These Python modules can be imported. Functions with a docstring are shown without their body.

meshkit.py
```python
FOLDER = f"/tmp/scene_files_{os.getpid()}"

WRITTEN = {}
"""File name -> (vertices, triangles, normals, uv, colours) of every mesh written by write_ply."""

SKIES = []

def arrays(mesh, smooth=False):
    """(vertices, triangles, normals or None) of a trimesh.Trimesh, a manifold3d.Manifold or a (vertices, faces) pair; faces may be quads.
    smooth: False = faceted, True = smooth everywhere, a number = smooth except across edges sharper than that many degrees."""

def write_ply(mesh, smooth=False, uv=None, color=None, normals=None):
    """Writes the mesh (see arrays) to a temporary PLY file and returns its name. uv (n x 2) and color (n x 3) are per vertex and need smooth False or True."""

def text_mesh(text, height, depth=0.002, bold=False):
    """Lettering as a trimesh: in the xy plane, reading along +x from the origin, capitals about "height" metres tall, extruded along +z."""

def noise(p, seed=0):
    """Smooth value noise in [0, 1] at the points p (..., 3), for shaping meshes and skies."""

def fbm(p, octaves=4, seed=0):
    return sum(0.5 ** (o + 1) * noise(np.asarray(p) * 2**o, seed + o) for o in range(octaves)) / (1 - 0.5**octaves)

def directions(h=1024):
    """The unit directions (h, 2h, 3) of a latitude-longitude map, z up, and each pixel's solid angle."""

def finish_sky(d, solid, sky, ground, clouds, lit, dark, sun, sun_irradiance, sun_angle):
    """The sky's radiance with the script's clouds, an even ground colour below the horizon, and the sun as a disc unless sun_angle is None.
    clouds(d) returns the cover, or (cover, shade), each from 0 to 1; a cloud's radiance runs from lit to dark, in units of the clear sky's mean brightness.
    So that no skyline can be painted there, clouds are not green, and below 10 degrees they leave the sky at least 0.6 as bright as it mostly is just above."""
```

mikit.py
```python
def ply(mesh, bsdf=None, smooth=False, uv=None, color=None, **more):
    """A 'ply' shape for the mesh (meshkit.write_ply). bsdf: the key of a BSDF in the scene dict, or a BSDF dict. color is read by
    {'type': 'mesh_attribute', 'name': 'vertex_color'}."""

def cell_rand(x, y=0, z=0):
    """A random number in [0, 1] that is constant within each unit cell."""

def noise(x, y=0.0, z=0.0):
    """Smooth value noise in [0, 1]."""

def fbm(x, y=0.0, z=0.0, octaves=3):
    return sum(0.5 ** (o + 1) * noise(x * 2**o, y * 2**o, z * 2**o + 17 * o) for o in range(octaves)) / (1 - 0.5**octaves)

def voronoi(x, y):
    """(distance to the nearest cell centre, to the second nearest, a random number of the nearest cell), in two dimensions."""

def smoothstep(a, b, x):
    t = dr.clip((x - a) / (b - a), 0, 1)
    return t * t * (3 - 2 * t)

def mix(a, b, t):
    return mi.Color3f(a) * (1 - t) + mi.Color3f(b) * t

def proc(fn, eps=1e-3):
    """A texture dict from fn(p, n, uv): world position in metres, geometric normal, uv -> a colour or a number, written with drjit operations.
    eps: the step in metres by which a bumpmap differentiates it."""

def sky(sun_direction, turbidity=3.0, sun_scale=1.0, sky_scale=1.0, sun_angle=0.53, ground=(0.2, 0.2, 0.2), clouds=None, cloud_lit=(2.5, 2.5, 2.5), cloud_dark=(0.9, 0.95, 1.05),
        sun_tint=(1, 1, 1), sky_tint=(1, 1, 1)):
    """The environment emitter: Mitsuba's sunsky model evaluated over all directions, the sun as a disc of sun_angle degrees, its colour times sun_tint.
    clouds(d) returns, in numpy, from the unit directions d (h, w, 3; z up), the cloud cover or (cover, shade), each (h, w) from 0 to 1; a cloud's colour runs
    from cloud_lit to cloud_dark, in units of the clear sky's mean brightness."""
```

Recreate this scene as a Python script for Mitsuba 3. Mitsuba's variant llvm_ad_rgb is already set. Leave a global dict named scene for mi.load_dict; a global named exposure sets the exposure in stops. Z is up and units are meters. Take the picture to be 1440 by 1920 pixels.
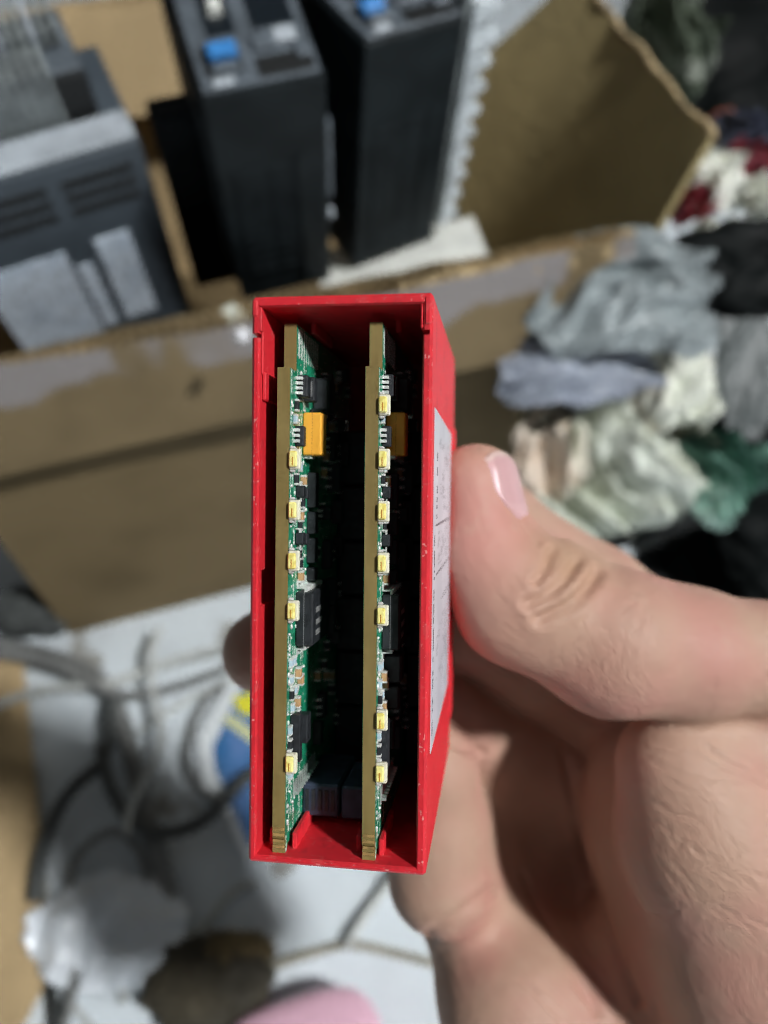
import math, random
import numpy as np, trimesh, mitsuba as mi, mikit, meshkit
import manifold3d as m3
import drjit as dr
from shapely.geometry import Polygon

T = mi.ScalarTransform4f
random.seed(7)
rng = np.random.default_rng(7)
scene, labels = {}, {}

# ---------------------------------------------------------------- camera, lamps, exposure
FPX = 1444.0                                    # focal length in pixels of the 1440 x 1920 photograph
NAD = math.radians(35.0)                        # angle between the view axis and straight down
RT = np.array([1.0, 0, 0])
UP = np.array([0, math.cos(NAD), math.sin(NAD)])
FW = np.array([0, math.sin(NAD), -math.cos(NAD)])
FLOOR = -0.62                                   # the lens is the origin, the floor 0.62 m below it
scene['camera'] = dict(type='thinlens', fov=2 * math.degrees(math.atan(720 / FPX)), fov_axis='x', near_clip=0.01, far_clip=20.0,
                       aperture_radius=0.00100, focus_distance=0.0958,
                       to_world=T().look_at(origin=[0, 0, 0], target=FW.tolist(), up=UP.tolist()))
exposure = 0.18
LAMP = np.array([1.25, -0.42, 1.78])
LAMP_R, LAMP_E = 0.10, 700.0
scene['room_light'] = dict(type='constant', radiance={'type': 'rgb', 'value': [0.072, 0.076, 0.078]})


def rgb(*c):
    return {'type': 'rgb', 'value': list(map(float, c))}


def srgb(r, g, b):
    x = np.array([r, g, b]) / 255.0
    return np.where(x < 0.04045, x / 12.92, ((x + 0.055) / 1.055) ** 2.4)


def bsdf(name, base, rough=0.5, spec=0.5, bump=None, bump_scale=1.0, **more):
    if not isinstance(base, dict):
        base = rgb(*base)
    d = dict(type='principled', base_color=base, roughness=rough, specular=spec, **more)
    if bump is not None:
        d = dict(type='bumpmap', arbitrary=bump, scale=float(bump_scale), bsdf=d)
    scene['m_' + name] = dict(type='twosided', bsdf=d)


def put(key, mesh, material, smooth=False, color=None, **more):
    """One mesh as one entry of the scene; numbers the key when it is taken."""
    k, n = key, 0
    while k in scene:
        n += 1
        k = f'{key}_{n:03d}'
    scene[k] = mikit.ply(mesh, 'm_' + material, smooth=smooth, color=color, **more)
    return k


def name(key):
    k, n = key, 0
    while any(x == k or x.startswith(k + '__') for x in list(scene) + list(labels)):
        n += 1
        k = f'{key}_{n:03d}'
    return k


def tag(key, label, category, group=None, kind=None):
    labels[key] = {'label': label, 'category': category}
    if group:
        labels[key]['group'] = group
    if kind:
        labels[key]['kind'] = kind
    return key


# ---------------------------------------------------------------- frames
def ray(u, v):
    """Direction through a point of the photograph, scaled so that its depth along the view axis is 1."""
    return RT * (u - 720) / FPX + UP * (960 - v) / FPX + FW


def at(u, v, z=FLOOR):
    r = ray(u, v)
    return r * (z / r[2])


def deep(u, v, dist):
    return ray(u, v) * dist


CR = np.array([[0.9893, 0.0119, 0.1455], [-0.0159, 0.9995, 0.0263], [-0.1451, -0.0283, 0.989]])
_u, _s, _v = np.linalg.svd(CR)
CR = _u @ _v
CT = np.array([-5.649, -8.961, 94.706])
CAMM = np.stack([RT, UP, FW], 1)                # camera axes to world
CW = CAMM @ CR                                  # case axes (right, up, deep) to world
CO = CAMM @ CT * 1e-3


def case_mesh(m):
    """Millimetres in the case's own axes to world."""
    if hasattr(m, 'to_mesh'):
        q = m.to_mesh()
        v, f = np.array(q.vert_properties[:, :3], float), np.array(q.tri_verts)
    else:
        v, f = np.array(m.vertices, float), np.array(m.faces)
    v = v @ CW.T * 1e-3 + CO
    t = trimesh.Trimesh(v, f, process=False)
    if np.linalg.det(CW) < 0:
        t.invert()
    return t


def case_local(p):
    """The same axes for textures, drjit side."""
    q = [(p[i] - float(CO[i])) * 1000.0 for i in range(3)]
    return [q[0] * float(CW[0, k]) + q[1] * float(CW[1, k]) + q[2] * float(CW[2, k]) for k in range(3)]


def mbox(x0, x1, y0, y1, z0, z1, c=0.0):
    """A box, its twelve edges chamfered by c, as a manifold."""
    if c <= 0:
        return m3.Manifold.cube((x1 - x0, y1 - y0, z1 - z0)).translate((x0, y0, z0))
    pts = []
    for a in range(3):
        g = [c, c, c]
        g[a] = 0
        for i in range(8):
            pts.append([(x1 - g[0], x0 + g[0])[i & 1], (y1 - g[1], y0 + g[1])[(i >> 1) & 1], (z1 - g[2], z0 + g[2])[(i >> 2) & 1]])
    return m3.Manifold.hull_points(np.array(pts, float))


def tm(man):
    q = man.to_mesh()
    return trimesh.Trimesh(np.array(q.vert_properties[:, :3], float), np.array(q.tri_verts), process=False)


def frame_mesh(m, o, ax, ay, az, s=1.0):
    if hasattr(m, 'to_mesh'):
        m = tm(m)
    A = np.stack([ax, ay, az], 1)
    t = trimesh.Trimesh(np.array(m.vertices) * s @ A.T + o, np.array(m.faces), process=False)
    if np.linalg.det(A) < 0:
        t.invert()
    return t


def unit(v):
    v = np.asarray(v, float)
    return v / np.linalg.norm(v)


def tube(points, r, sides=14, sub=10):
    """A round cable along a smooth curve through the points."""
    from scipy.interpolate import CubicSpline
    p = np.asarray(points, float)
    t = np.r_[0, np.cumsum(np.linalg.norm(np.diff(p, axis=0), axis=1))]
    cs = CubicSpline(t, p)
    q = cs(np.linspace(0, t[-1], sub * (len(p) - 1) + 1))
    rr = np.broadcast_to(np.asarray(r, float), (len(q),))
    d = np.gradient(q, axis=0)
    d /= np.linalg.norm(d, axis=1, keepdims=True)
    a = np.cross(d, [0.0, 0.05, 1.0])
    a /= np.linalg.norm(a, axis=1, keepdims=True) + 1e-9
    b = np.cross(d, a)
    g = np.arange(sides) * 2 * np.pi / sides
    v = q[:, None] + rr[:, None, None] * (np.cos(g)[None, :, None] * a[:, None] + np.sin(g)[None, :, None] * b[:, None])
    n = len(q)
    i, j = np.meshgrid(np.arange(n - 1), np.arange(sides), indexing='ij')
    f = np.stack([i * sides + j, (i + 1) * sides + j, (i + 1) * sides + (j + 1) % sides, i * sides + (j + 1) % sides], -1).reshape(-1, 4)
    v = np.vstack([v.reshape(-1, 3), q[:1], q[-1:]])
    k = np.arange(sides)
    caps = np.vstack([np.stack([k * 0 + n * sides, k, (k + 1) % sides], 1), np.stack([k * 0 + n * sides + 1, (n - 1) * sides + (k + 1) % sides, (n - 1) * sides + k], 1)])
    t = trimesh.Trimesh(v, np.vstack([f[:, [0, 1, 2]], f[:, [0, 2, 3]], caps]), process=False)
    t.fix_normals()
    return t


def crumple(c, rx, ry, rz, seed, amp=0.35, freq=1.6, sub=5, axes=None):
    """A crumpled lump of cloth, paper or film: broad folds with rounded crests, finer creases between them."""
    m = trimesh.creation.icosphere(subdivisions=sub)
    p = np.array(m.vertices)
    w = p + 0.9 * (np.stack([meshkit.fbm(p * freq * 0.6 + 11 * k + 3.3 * seed, 2, seed + 50 + k) for k in range(3)], 1) - 0.5)
    d = unit(np.random.default_rng(seed).normal(size=3))
    fold = meshkit.noise(w * freq * 0.9 + (w @ d)[:, None] * d * freq * 2.2 + 31.7 * seed, seed)
    fold = np.abs(fold - 0.5) * 2
    fine = np.abs(meshkit.fbm(w * freq * 2.4 + 7, 3, seed + 9) - 0.5) * 2
    lobes = meshkit.noise(p * 1.3 + seed, seed + 3)
    h = 0.9 * amp * (fold - 0.4) + 0.35 * amp * (fine - 0.3) + 0.8 * amp * (lobes - 0.5)
    q = p * (1 + h)[:, None] * np.array([rx, ry, rz])
    A = np.stack([RT, UP, FW], 1) if axes is None else np.stack(axes, 1)
    f = np.array(m.faces)
    return trimesh.Trimesh(q @ A.T + c, f[:, ::-1] if np.linalg.det(A) < 0 else f, process=False)


# ---------------------------------------------------------------- materials
P = mikit.proc


def var(c, amount=0.18, freq=40.0, c2=None, t0=0.35, t1=0.7):
    """A colour with soft uneven patches of a second tone."""
    c = [float(x) for x in c]
    d = [x * (1 - amount) for x in c] if c2 is None else [float(x) for x in c2]

    def fn(p, n, uv):
        k = mikit.smoothstep(t0, t1, mikit.fbm(p[0] * freq + 3.1, p[1] * freq + 7.7, p[2] * freq + 1.3, 4))
        return mikit.mix(c, d, k)
    return P(fn)


def bump_fbm(freq, octaves=3):
    return P(lambda p, n, uv: mikit.fbm(p[0] * freq, p[1] * freq, p[2] * freq, octaves), eps=0.25 / freq)


RED = [0.585, 0.020, 0.030]


def red_fn(p, n, uv):
    x, y, d = case_local(p)
    grime = mikit.smoothstep(0.55, 0.8, mikit.fbm(x * 0.9, y * 0.35, d * 0.5, 4))
    base = mikit.mix(RED, [0.45, 0.022, 0.030], grime * 0.6)
    nick = mikit.noise(x * 2.4 + 9, y * 1.9, d * 3.0) * mikit.noise(x * 5.1, y * 4.2 + 3, d * 6.0)
    edge = mikit.smoothstep(0.45, 0.05, dr.abs(d - 0.05))
    scuff = mikit.smoothstep(0.62, 0.70, mikit.noise(x * 1.1 + y * 0.35, y * 3.2 - d * 2.1, d * 0.8)) * mikit.smoothstep(0.5, 0.7, mikit.noise(x, y * 0.4, d * 0.4 + 5))
    base = mikit.mix(base, [0.58, 0.09, 0.09], scuff * 0.35)
    k = mikit.smoothstep(0.52, 0.66, nick) * edge
    return mikit.mix(base, [0.72, 0.30, 0.28], k * 0.7)


bsdf('red_plastic', P(red_fn), rough=0.42, spec=0.45, bump=P(lambda p, n, uv: mikit.fbm(p[0] * 2500, p[1] * 2500, p[2] * 2500, 2), eps=1e-4), bump_scale=2.5e-5)


def label_fn(p, n, uv):
    x, y, d = case_local(p)
    col = (d > 5.0) & (d < 6.5) & (mikit.noise(y * 2.3, 1.0, 4.0) > 0.42) & (y < 6.0) & (y > -20.0)
    col = col | ((d > 8.0) & (d < 9.6) & (mikit.noise(y * 2.6, 7.0, 4.0) > 0.55) & (y < 17.0) & (y > 8.0))
    lines = ((dr.abs(y - 7.2) < 0.16) & (d > 7)) | ((dr.abs(y - 0.6) < 0.16) & (d > 9)) | ((dr.abs(y + 4.0) < 0.12) & (d > 20))
    small = ((y > 8.4) & (y < 19.0)) | ((y > 1.6) & (y < 6.2)) | ((y > -18.0) & (y < -6.5))
    small = small & (d > 11) & (d < 33) & (mikit.noise(y * 3.0, d * 0.45, 2.0) > 0.52) & (mikit.noise(y * 0.5, d * 0.25, 9.0) > 0.4)
    ink = dr.select(col | lines, mi.Float(0.85), dr.select(small, mi.Float(0.34), mi.Float(0.0)))
    paper = mikit.mix([0.47, 0.46, 0.50], [0.41, 0.40, 0.44], mikit.smoothstep(0.4, 0.75, mikit.fbm(y * 0.12, d * 0.12, 0.0, 3)))
    return mikit.mix(paper, [0.06, 0.055, 0.075], ink)


bsdf('label_paper', P(label_fn), rough=0.35, spec=0.4)


def fr4_fn(p, n, uv):
    x, y, d = case_local(p)
    return mikit.mix([0.180, 0.130, 0.043], [0.220, 0.163, 0.058], mikit.smoothstep(0.3, 0.7, mikit.fbm(x * 0.7, y * 0.16, d * 0.4, 3)))


bsdf('board_laminate', P(fr4_fn), rough=0.55, spec=0.3)


def mask_fn(p, n, uv):
    x, y, d = case_local(p)
    base = mikit.mix([0.008, 0.150, 0.075], [0.013, 0.215, 0.112], mikit.smoothstep(0.46, 0.54, mikit.fbm(y * 0.55, d * 0.8, 3.0 + x * 0.01, 2)))
    track = dr.minimum(dr.abs(mikit.noise(y * 0.9, d * 0.6, 8.0) - 0.5), dr.abs(mikit.noise(y * 0.5 + 40, d * 1.1, 9.0) - 0.5))
    base = mikit.mix(base, [0.020, 0.27, 0.145], mikit.smoothstep(0.035, 0.012, track))
    # pads, vias and printed legends near the front edge
    cy, cd = dr.floor(y / 1.3), dr.floor(d / 1.1)
    ry, rd = y / 1.3 - cy - 0.5, d / 1.1 - cd - 0.5
    via = (dr.sqrt(ry * ry * 1.69 + rd * rd * 1.2) < 0.19) & (mikit.cell_rand(cy, cd, 4) > 0.72)
    base = mikit.mix(base, [0.42, 0.44, 0.40], dr.select(via, mi.Float(0.9), mi.Float(0.0)))
    col = dr.floor(d / 1.05)
    cf = d / 1.05 - col
    glyph = (mikit.noise(y * 5.0, d * 6.0, col) > 0.50) & (cf > 0.18) & (cf < 0.80) & (mikit.cell_rand(dr.floor(y / 1.7), col, 1) > 0.5) & (d < 9.0)
    return mikit.mix(base, [0.62, 0.68, 0.62], dr.select(glyph, mi.Float(0.92), mi.Float(0.0)))


bsdf('solder_mask', P(mask_fn), rough=0.25, spec=0.5, clearcoat=0.4, clearcoat_gloss=0.85)
bsdf('chip_black', var([0.022, 0.024, 0.028], 0.4, 900.0), rough=0.45, spec=0.45)
bsdf('chip_print', [0.16, 0.16, 0.16], rough=0.6)
bsdf('solder', var([0.80, 0.80, 0.77], 0.25, 1500.0), rough=0.3, metallic=0.35, spec=0.7)
bsdf('pin_metal', [0.72, 0.73, 0.72], rough=0.25, metallic=0.75)
bsdf('gold_pad', var([0.62, 0.42, 0.16], 0.4, 1200.0), rough=0.3, metallic=0.5)
bsdf('tantalum', [0.80, 0.38, 0.045], rough=0.42, spec=0.4)
bsdf('tantalum_stripe', [0.52, 0.22, 0.03], rough=0.5)
bsdf('ceramic_tan', [0.45, 0.27, 0.13], rough=0.5)
bsdf('resistor_blue', [0.42, 0.55, 0.62], rough=0.35)
bsdf('lamp_frame', [0.66, 0.64, 0.50], rough=0.4)
bsdf('lamp_lens', P(lambda p, n, uv: mikit.mix([0.84, 0.77, 0.27], [0.72, 0.60, 0.15], mikit.smoothstep(0.45, 0.7, mikit.noise(p[0] * 1800, p[1] * 1800, p[2] * 1800)))), rough=0.12, spec=0.6, clearcoat=1.0, clearcoat_gloss=0.95)
bsdf('connector_navy', var([0.034, 0.045, 0.075], 0.35, 500.0), rough=0.5, spec=0.4)

CARD, CARD2 = [0.178, 0.132, 0.070], [0.135, 0.100, 0.052]


def card_fn(p, n, uv):
    k = mikit.smoothstep(0.35, 0.7, mikit.fbm(p[0] * 18, p[1] * 18, p[2] * 18, 4))
    return mikit.mix(CARD, CARD2, k)


bsdf('cardboard', P(card_fn), rough=0.8, spec=0.2, bump=bump_fbm(160.0), bump_scale=0.0008)


def flap_fn(p, n, uv):
    k = mikit.smoothstep(0.35, 0.7, mikit.fbm(p[0] * 18, p[1] * 18, p[2] * 18, 4))
    c = mikit.mix(CARD, CARD2, k)
    z = p[2] + 0.022 * mikit.fbm(p[0] * 28, p[1] * 28, 2.0, 3)
    tape = mikit.smoothstep(-0.324, -0.317, z) * mikit.smoothstep(0.36, 0.50, mikit.fbm(p[0] * 22 + 5, p[1] * 22, 9.0, 3))
    return mikit.mix(c, [0.25, 0.235, 0.24], tape * 0.85)


bsdf('cardboard_brightened', var([0.42, 0.335, 0.165], 0.15, 18.0), rough=0.8, spec=0.2, bump=bump_fbm(160.0), bump_scale=0.0008)  # lighter copy of the cardboard, brightening the right flap by colour
bsdf('cardboard_taped', P(flap_fn), rough=0.7, spec=0.3, bump=bump_fbm(160.0), bump_scale=0.0008)
bsdf('cardboard_pale', var([0.56, 0.41, 0.225], 0.25, 18.0), rough=0.8, spec=0.2, bump=bump_fbm(160.0), bump_scale=0.0008)
bsdf('cardboard_core', var([0.46, 0.35, 0.20], 0.4, 60.0), rough=0.9, spec=0.1)


def floor_fn(p, n, uv):
    c = mikit.mix([0.66, 0.72, 0.76], [0.52, 0.56, 0.585], mikit.smoothstep(0.35, 0.75, mikit.fbm(p[0] * 9, p[1] * 9, 4.0, 4)))
    spot = mikit.smoothstep(0.70, 0.80, mikit.fbm(p[0] * 26 + 5, p[1] * 26, 1.0, 3))
    return mikit.mix(c, [0.22, 0.205, 0.17], spot * 0.8)


bsdf('floor_paint', P(floor_fn), rough=0.32, spec=0.5)
bsdf('black_plastic', var([0.012, 0.0165, 0.0185], 0.35, 60.0), rough=0.5, spec=0.12)
bsdf('black_slot', [0.004, 0.005, 0.005], rough=0.7)
bsdf('slate_plastic', var([0.060, 0.076, 0.092], 0.2, 30.0), rough=0.45, spec=0.45)
bsdf('panel_grey', var([0.105, 0.125, 0.145], 0.3, 60.0), rough=0.4)
bsdf('light_grey_plastic', var([0.42, 0.46, 0.50], 0.25, 60.0), rough=0.4)
bsdf('tooth_grey', var([0.58, 0.63, 0.66], 0.3, 90.0), rough=0.45)
bsdf('terminal_grey', var([0.28, 0.31, 0.31], 0.4, 80.0), rough=0.45)
bsdf('blue_plastic', [0.045, 0.23, 0.58], rough=0.35)
bsdf('screen_glass', [0.006, 0.010, 0.014], rough=0.12, spec=0.6)


def sticker_fn(p, n, uv):
    c = mikit.mix([0.66, 0.74, 0.84], [0.52, 0.60, 0.70], mikit.smoothstep(0.4, 0.7, mikit.fbm(p[0] * 70, p[1] * 70, p[2] * 70, 3)))
    ink = (mikit.noise(p[0] * 420, p[1] * 420, p[2] * 420) > 0.62)
    return mikit.mix(c, [0.10, 0.11, 0.12], dr.select(ink, mi.Float(0.45), mi.Float(0)))


bsdf('sticker', P(sticker_fn), rough=0.4)
bsdf('foam_white', var([0.80, 0.81, 0.75], 0.18, 50.0), rough=0.7)
bsdf('cable_grey', var([0.19, 0.195, 0.19], 0.3, 40.0), rough=0.5)
bsdf('cable_beige', var([0.33, 0.31, 0.24], 0.3, 40.0), rough=0.5)
bsdf('cable_pale', var([0.52, 0.54, 0.52], 0.25, 40.0), rough=0.45)
bsdf('cable_dark', var([0.075, 0.082, 0.080], 0.3, 40.0), rough=0.5, spec=0.3)
bsdf('cable_black', var([0.020, 0.023, 0.022], 0.3, 40.0), rough=0.5, spec=0.3)
bsdf('glint_white', [0.80, 0.80, 0.83], rough=0.15, spec=0.7)  # white that stands for the bright glint on the rim
bsdf('bag_film', var([0.78, 0.83, 0.88], 0.15, 30.0), rough=0.22, spec=0.6)
bsdf('brown_rag', var([0.060, 0.050, 0.030], 0.6, 30.0, c2=[0.025, 0.022, 0.014]), rough=0.8)
bsdf('tan_rag', var([0.24, 0.18, 0.085], 0.5, 30.0), rough=0.8)
bsdf('pink_plastic', var([0.82, 0.50, 0.62], 0.12, 14.0), rough=0.16, spec=0.7)
bsdf('packet_blue', var([0.035, 0.135, 0.32], 0.35, 45.0, c2=[0.10, 0.20, 0.42]), rough=0.3)
bsdf('packet_yellow', [0.72, 0.68, 0.05], rough=0.3)
bsdf('packet_cream', [0.60, 0.62, 0.34], rough=0.3)
bsdf('packet_white', [0.68, 0.72, 0.74], rough=0.3)
bsdf('bag_grey', var([0.25, 0.285, 0.295], 0.35, 22.0), rough=0.35)
bsdf('bag_lavender', var([0.29, 0.32, 0.385], 0.3, 22.0), rough=0.35)
bsdf('rag_offwhite', var([0.64, 0.675, 0.61], 0.3, 26.0, c2=[0.40, 0.42, 0.34]), rough=0.75)
bsdf('rag_pink_white', var([0.66, 0.68, 0.60], 0.3, 18.0, c2=[0.62, 0.52, 0.43]), rough=0.75)
bsdf('rag_teal', var([0.20, 0.38, 0.30], 0.5, 26.0, c2=[0.04, 0.11, 0.085]), rough=0.7)
bsdf('rag_mint', var([0.42, 0.62, 0.54], 0.3, 30.0), rough=0.6)
bsdf('black_bag', var([0.0045, 0.006, 0.006], 0.4, 25.0), rough=0.55, spec=0.08)
bsdf('dark_panel', var([0.085, 0.098, 0.098], 0.3, 20.0), rough=0.5)
bsdf('grey_cloth', var([0.27, 0.295, 0.30], 0.3, 25.0), rough=0.6)
bsdf('moss_cloth', var([0.075, 0.095, 0.065], 0.6, 30.0, c2=[0.26, 0.28, 0.24], t0=0.5, t1=0.65), rough=0.8)
bsdf('red_cloth', var([0.34, 0.035, 0.05], 0.5, 40.0, c2=[0.12, 0.015, 0.025]), rough=0.7)
bsdf('orange_cloth', [0.40, 0.11, 0.045], rough=0.6)
bsdf('denim', var([0.075, 0.085, 0.13], 0.4, 40.0), rough=0.7)
bsdf('lamp_body', [0.75, 0.75, 0.75], rough=0.4)

# ---------------------------------------------------------------- setting: floor, ceiling lamp
g = np.array([[-3, -2.0, FLOOR], [3, -2.0, FLOOR], [3, 4, FLOOR], [-3, 4, FLOOR]], float)
put('floor', (g, np.array([[0, 1, 2], [0, 2, 3]])), 'floor_paint')
labels['floor'] = {'label': 'white painted floor strewn with cables and scraps', 'kind': 'structure', 'category': 'floor'}

aim = unit(np.array([0, 0, -1.0]) + 0.25 * unit(-LAMP))
lx = unit(np.cross(aim, [0, 1, 0]))
ly = np.cross(aim, lx)
disc = trimesh.creation.cylinder(radius=LAMP_R, height=0.004, sections=48)
scene['ceiling_lamp__diffuser'] = mikit.ply(frame_mesh(disc, LAMP, lx, ly, aim), 'm_lamp_body', smooth=40)
scene['ceiling_lamp__diffuser']['emitter'] = {'type': 'area', 'radiance': rgb(LAMP_E * 0.985, LAMP_E * 1.0, LAMP_E * 1.0)}
dish = trimesh.creation.revolve(np.array([[LAMP_R + 0.002, -0.004], [LAMP_R + 0.012, 0.0], [LAMP_R * 0.7, 0.05], [0.03, 0.07], [0.0, 0.07], [0, 0.067], [0.03, 0.066], [LAMP_R * 0.68, 0.046], [LAMP_R + 0.002, -0.004]]), sections=48)
put('ceiling_lamp__housing', frame_mesh(dish, LAMP, lx, -ly, -aim), 'lamp_body', smooth=40)
tag('ceiling_lamp', 'round white ceiling lamp lighting the hand from the upper right, outside the frame', 'lamp')

# ---------------------------------------------------------------- cardboard box
BA = at(130, 1190)
BX = unit(at(480, 1100) - BA)                    # along the front wall
BN = np.cross([0, 0, 1.0], BX)                   # into the box
BZ = np.array([0, 0, 1.0])
RIM = -0.309
BW, BD, BH = 0.462, 0.46, RIM - FLOOR


def boxm(m):                                     # box axes (along front, back, up from floor), metres
    return frame_mesh(m, BA, BX, BN, BZ)


key = 'cardboard_box'
tag(key, 'open brown cardboard box with torn front rim, holding black modules', 'box')
# front wall: two liners with the fluted core showing along the torn rim
put(key + '__front_wall', boxm(mbox(0, BW, 0.0, 0.0055, 0.0, BH - 0.012, 0.0006)), 'cardboard')


def sheet(fn, n, m):
    u, v = np.meshgrid(np.linspace(0, 1, n), np.linspace(0, 1, m), indexing='ij')
    p = fn(u.ravel(), v.ravel())
    i, j = np.meshgrid(np.arange(n - 1), np.arange(m - 1), indexing='ij')
    f = np.stack([i * m + j, (i + 1) * m + j, (i + 1) * m + j + 1, i * m + j + 1], -1).reshape(-1, 4)
    return trimesh.Trimesh(p, np.vstack([f[:, [0, 1, 2]], f[:, [0, 2, 3]]]), process=False)


def thick(fn, n, m, th, axis):
    """A thin sheet given real thickness along axis."""
    a = sheet(fn, n, m)
    b = a.copy()
    b.vertices = b.vertices + np.asarray(axis) * th
    b.invert()
    idx = np.arange(n * m).reshape(n, m)
    loop = np.r_[idx[:, 0], idx[-1, 1:], idx[-2::-1, -1], idx[0, -2:0:-1]]
    nx = np.roll(loop, -1)
    N = n * m
    side = np.vstack([np.stack([loop, loop + N, nx + N], 1), np.stack([loop, nx + N, nx], 1)])
    t = trimesh.Trimesh(np.vstack([a.vertices, b.vertices]), np.vstack([a.faces, b.faces + N, side]), process=False)
    t.fix_normals()
    return t


def rim_height(x, seed):
    p = np.stack([x * 34, x * 0 + seed, x * 0], -1)
    return 0.006 * (meshkit.fbm(p, 4, seed) - 0.5) + 0.003 * np.sin(x * 9 + seed)


# the outer flap folded down over the front, and the torn rim above it
def flap_fn_geo(u, v):
    x = -0.012 + u * (BW + 0.012)
    y = -0.004 - 0.016 * v + 0.002 * np.sin(x * 14 + 1) - 0.004 * v * u
    z = BH + rim_height(x, 3) * (1 - v) - 0.063 * v - 0.012 * v * (1 - u) + 0.004 * np.sin(x * 7) * v
    return np.stack([x, y, z], 1)


put(key + '__front_flap', boxm(thick(flap_fn_geo, 120, 6, 0.0012, [0, 1, 0])), 'cardboard_taped', smooth=30)
put(key + '__inner_liner', boxm(thick(lambda u, v: np.stack([u * BW, 0.0062 + 0 * u, BH + 0.001 + rim_height(u * BW, 5) - 0.04 * v], 1), 120, 3, 0.0010, [0, 1, 0])), 'cardboard', smooth=30)


def flute(u, v):
    x = u * BW
    return np.stack([x, 0.0012 + 0.0036 * np.sin(x * 2 * np.pi / 0.0072), BH + 0.0025 + rim_height(x, 4) - 0.014 * v], 1)


put(key + '__fluted_core', boxm(thick(flute, 900, 3, 0.0011, [0, 1, 0])), 'cardboard_core', smooth=60)
put(key + '__torn_lip', boxm(thick(lambda u, v: np.stack([0.30 + u * (BW - 0.302), -0.0045 + 0.013 * v + 0.002 * np.sin(u * 41), BH + 0.004 + rim_height(0.3 + u * 0.2, 8) * 1.2 - 0.012 * (v - 0.45) ** 2 * 4], 1), 90, 7, 0.0010, [0, 0, 1])), 'cardboard_core', smooth=40)
labels[key + '__torn_lip'] = {'label': 'pale torn paper along the right half of the rim'}
put(key + '__left_wall', boxm(mbox(0.0, 0.0055, 0.0056, BD, 0, BH - 0.004, 0.0006)), 'cardboard')
put(key + '__base', boxm(mbox(0.0056, BW - 0.0056, 0.0057, BD - 0.0056, 0.003, 0.009)), 'cardboard')
put(key + '__back_wall', boxm(mbox(0.0, BW, BD, BD + 0.0055, 0, BH + 0.0, 0.0006)), 'cardboard_pale')
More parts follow.
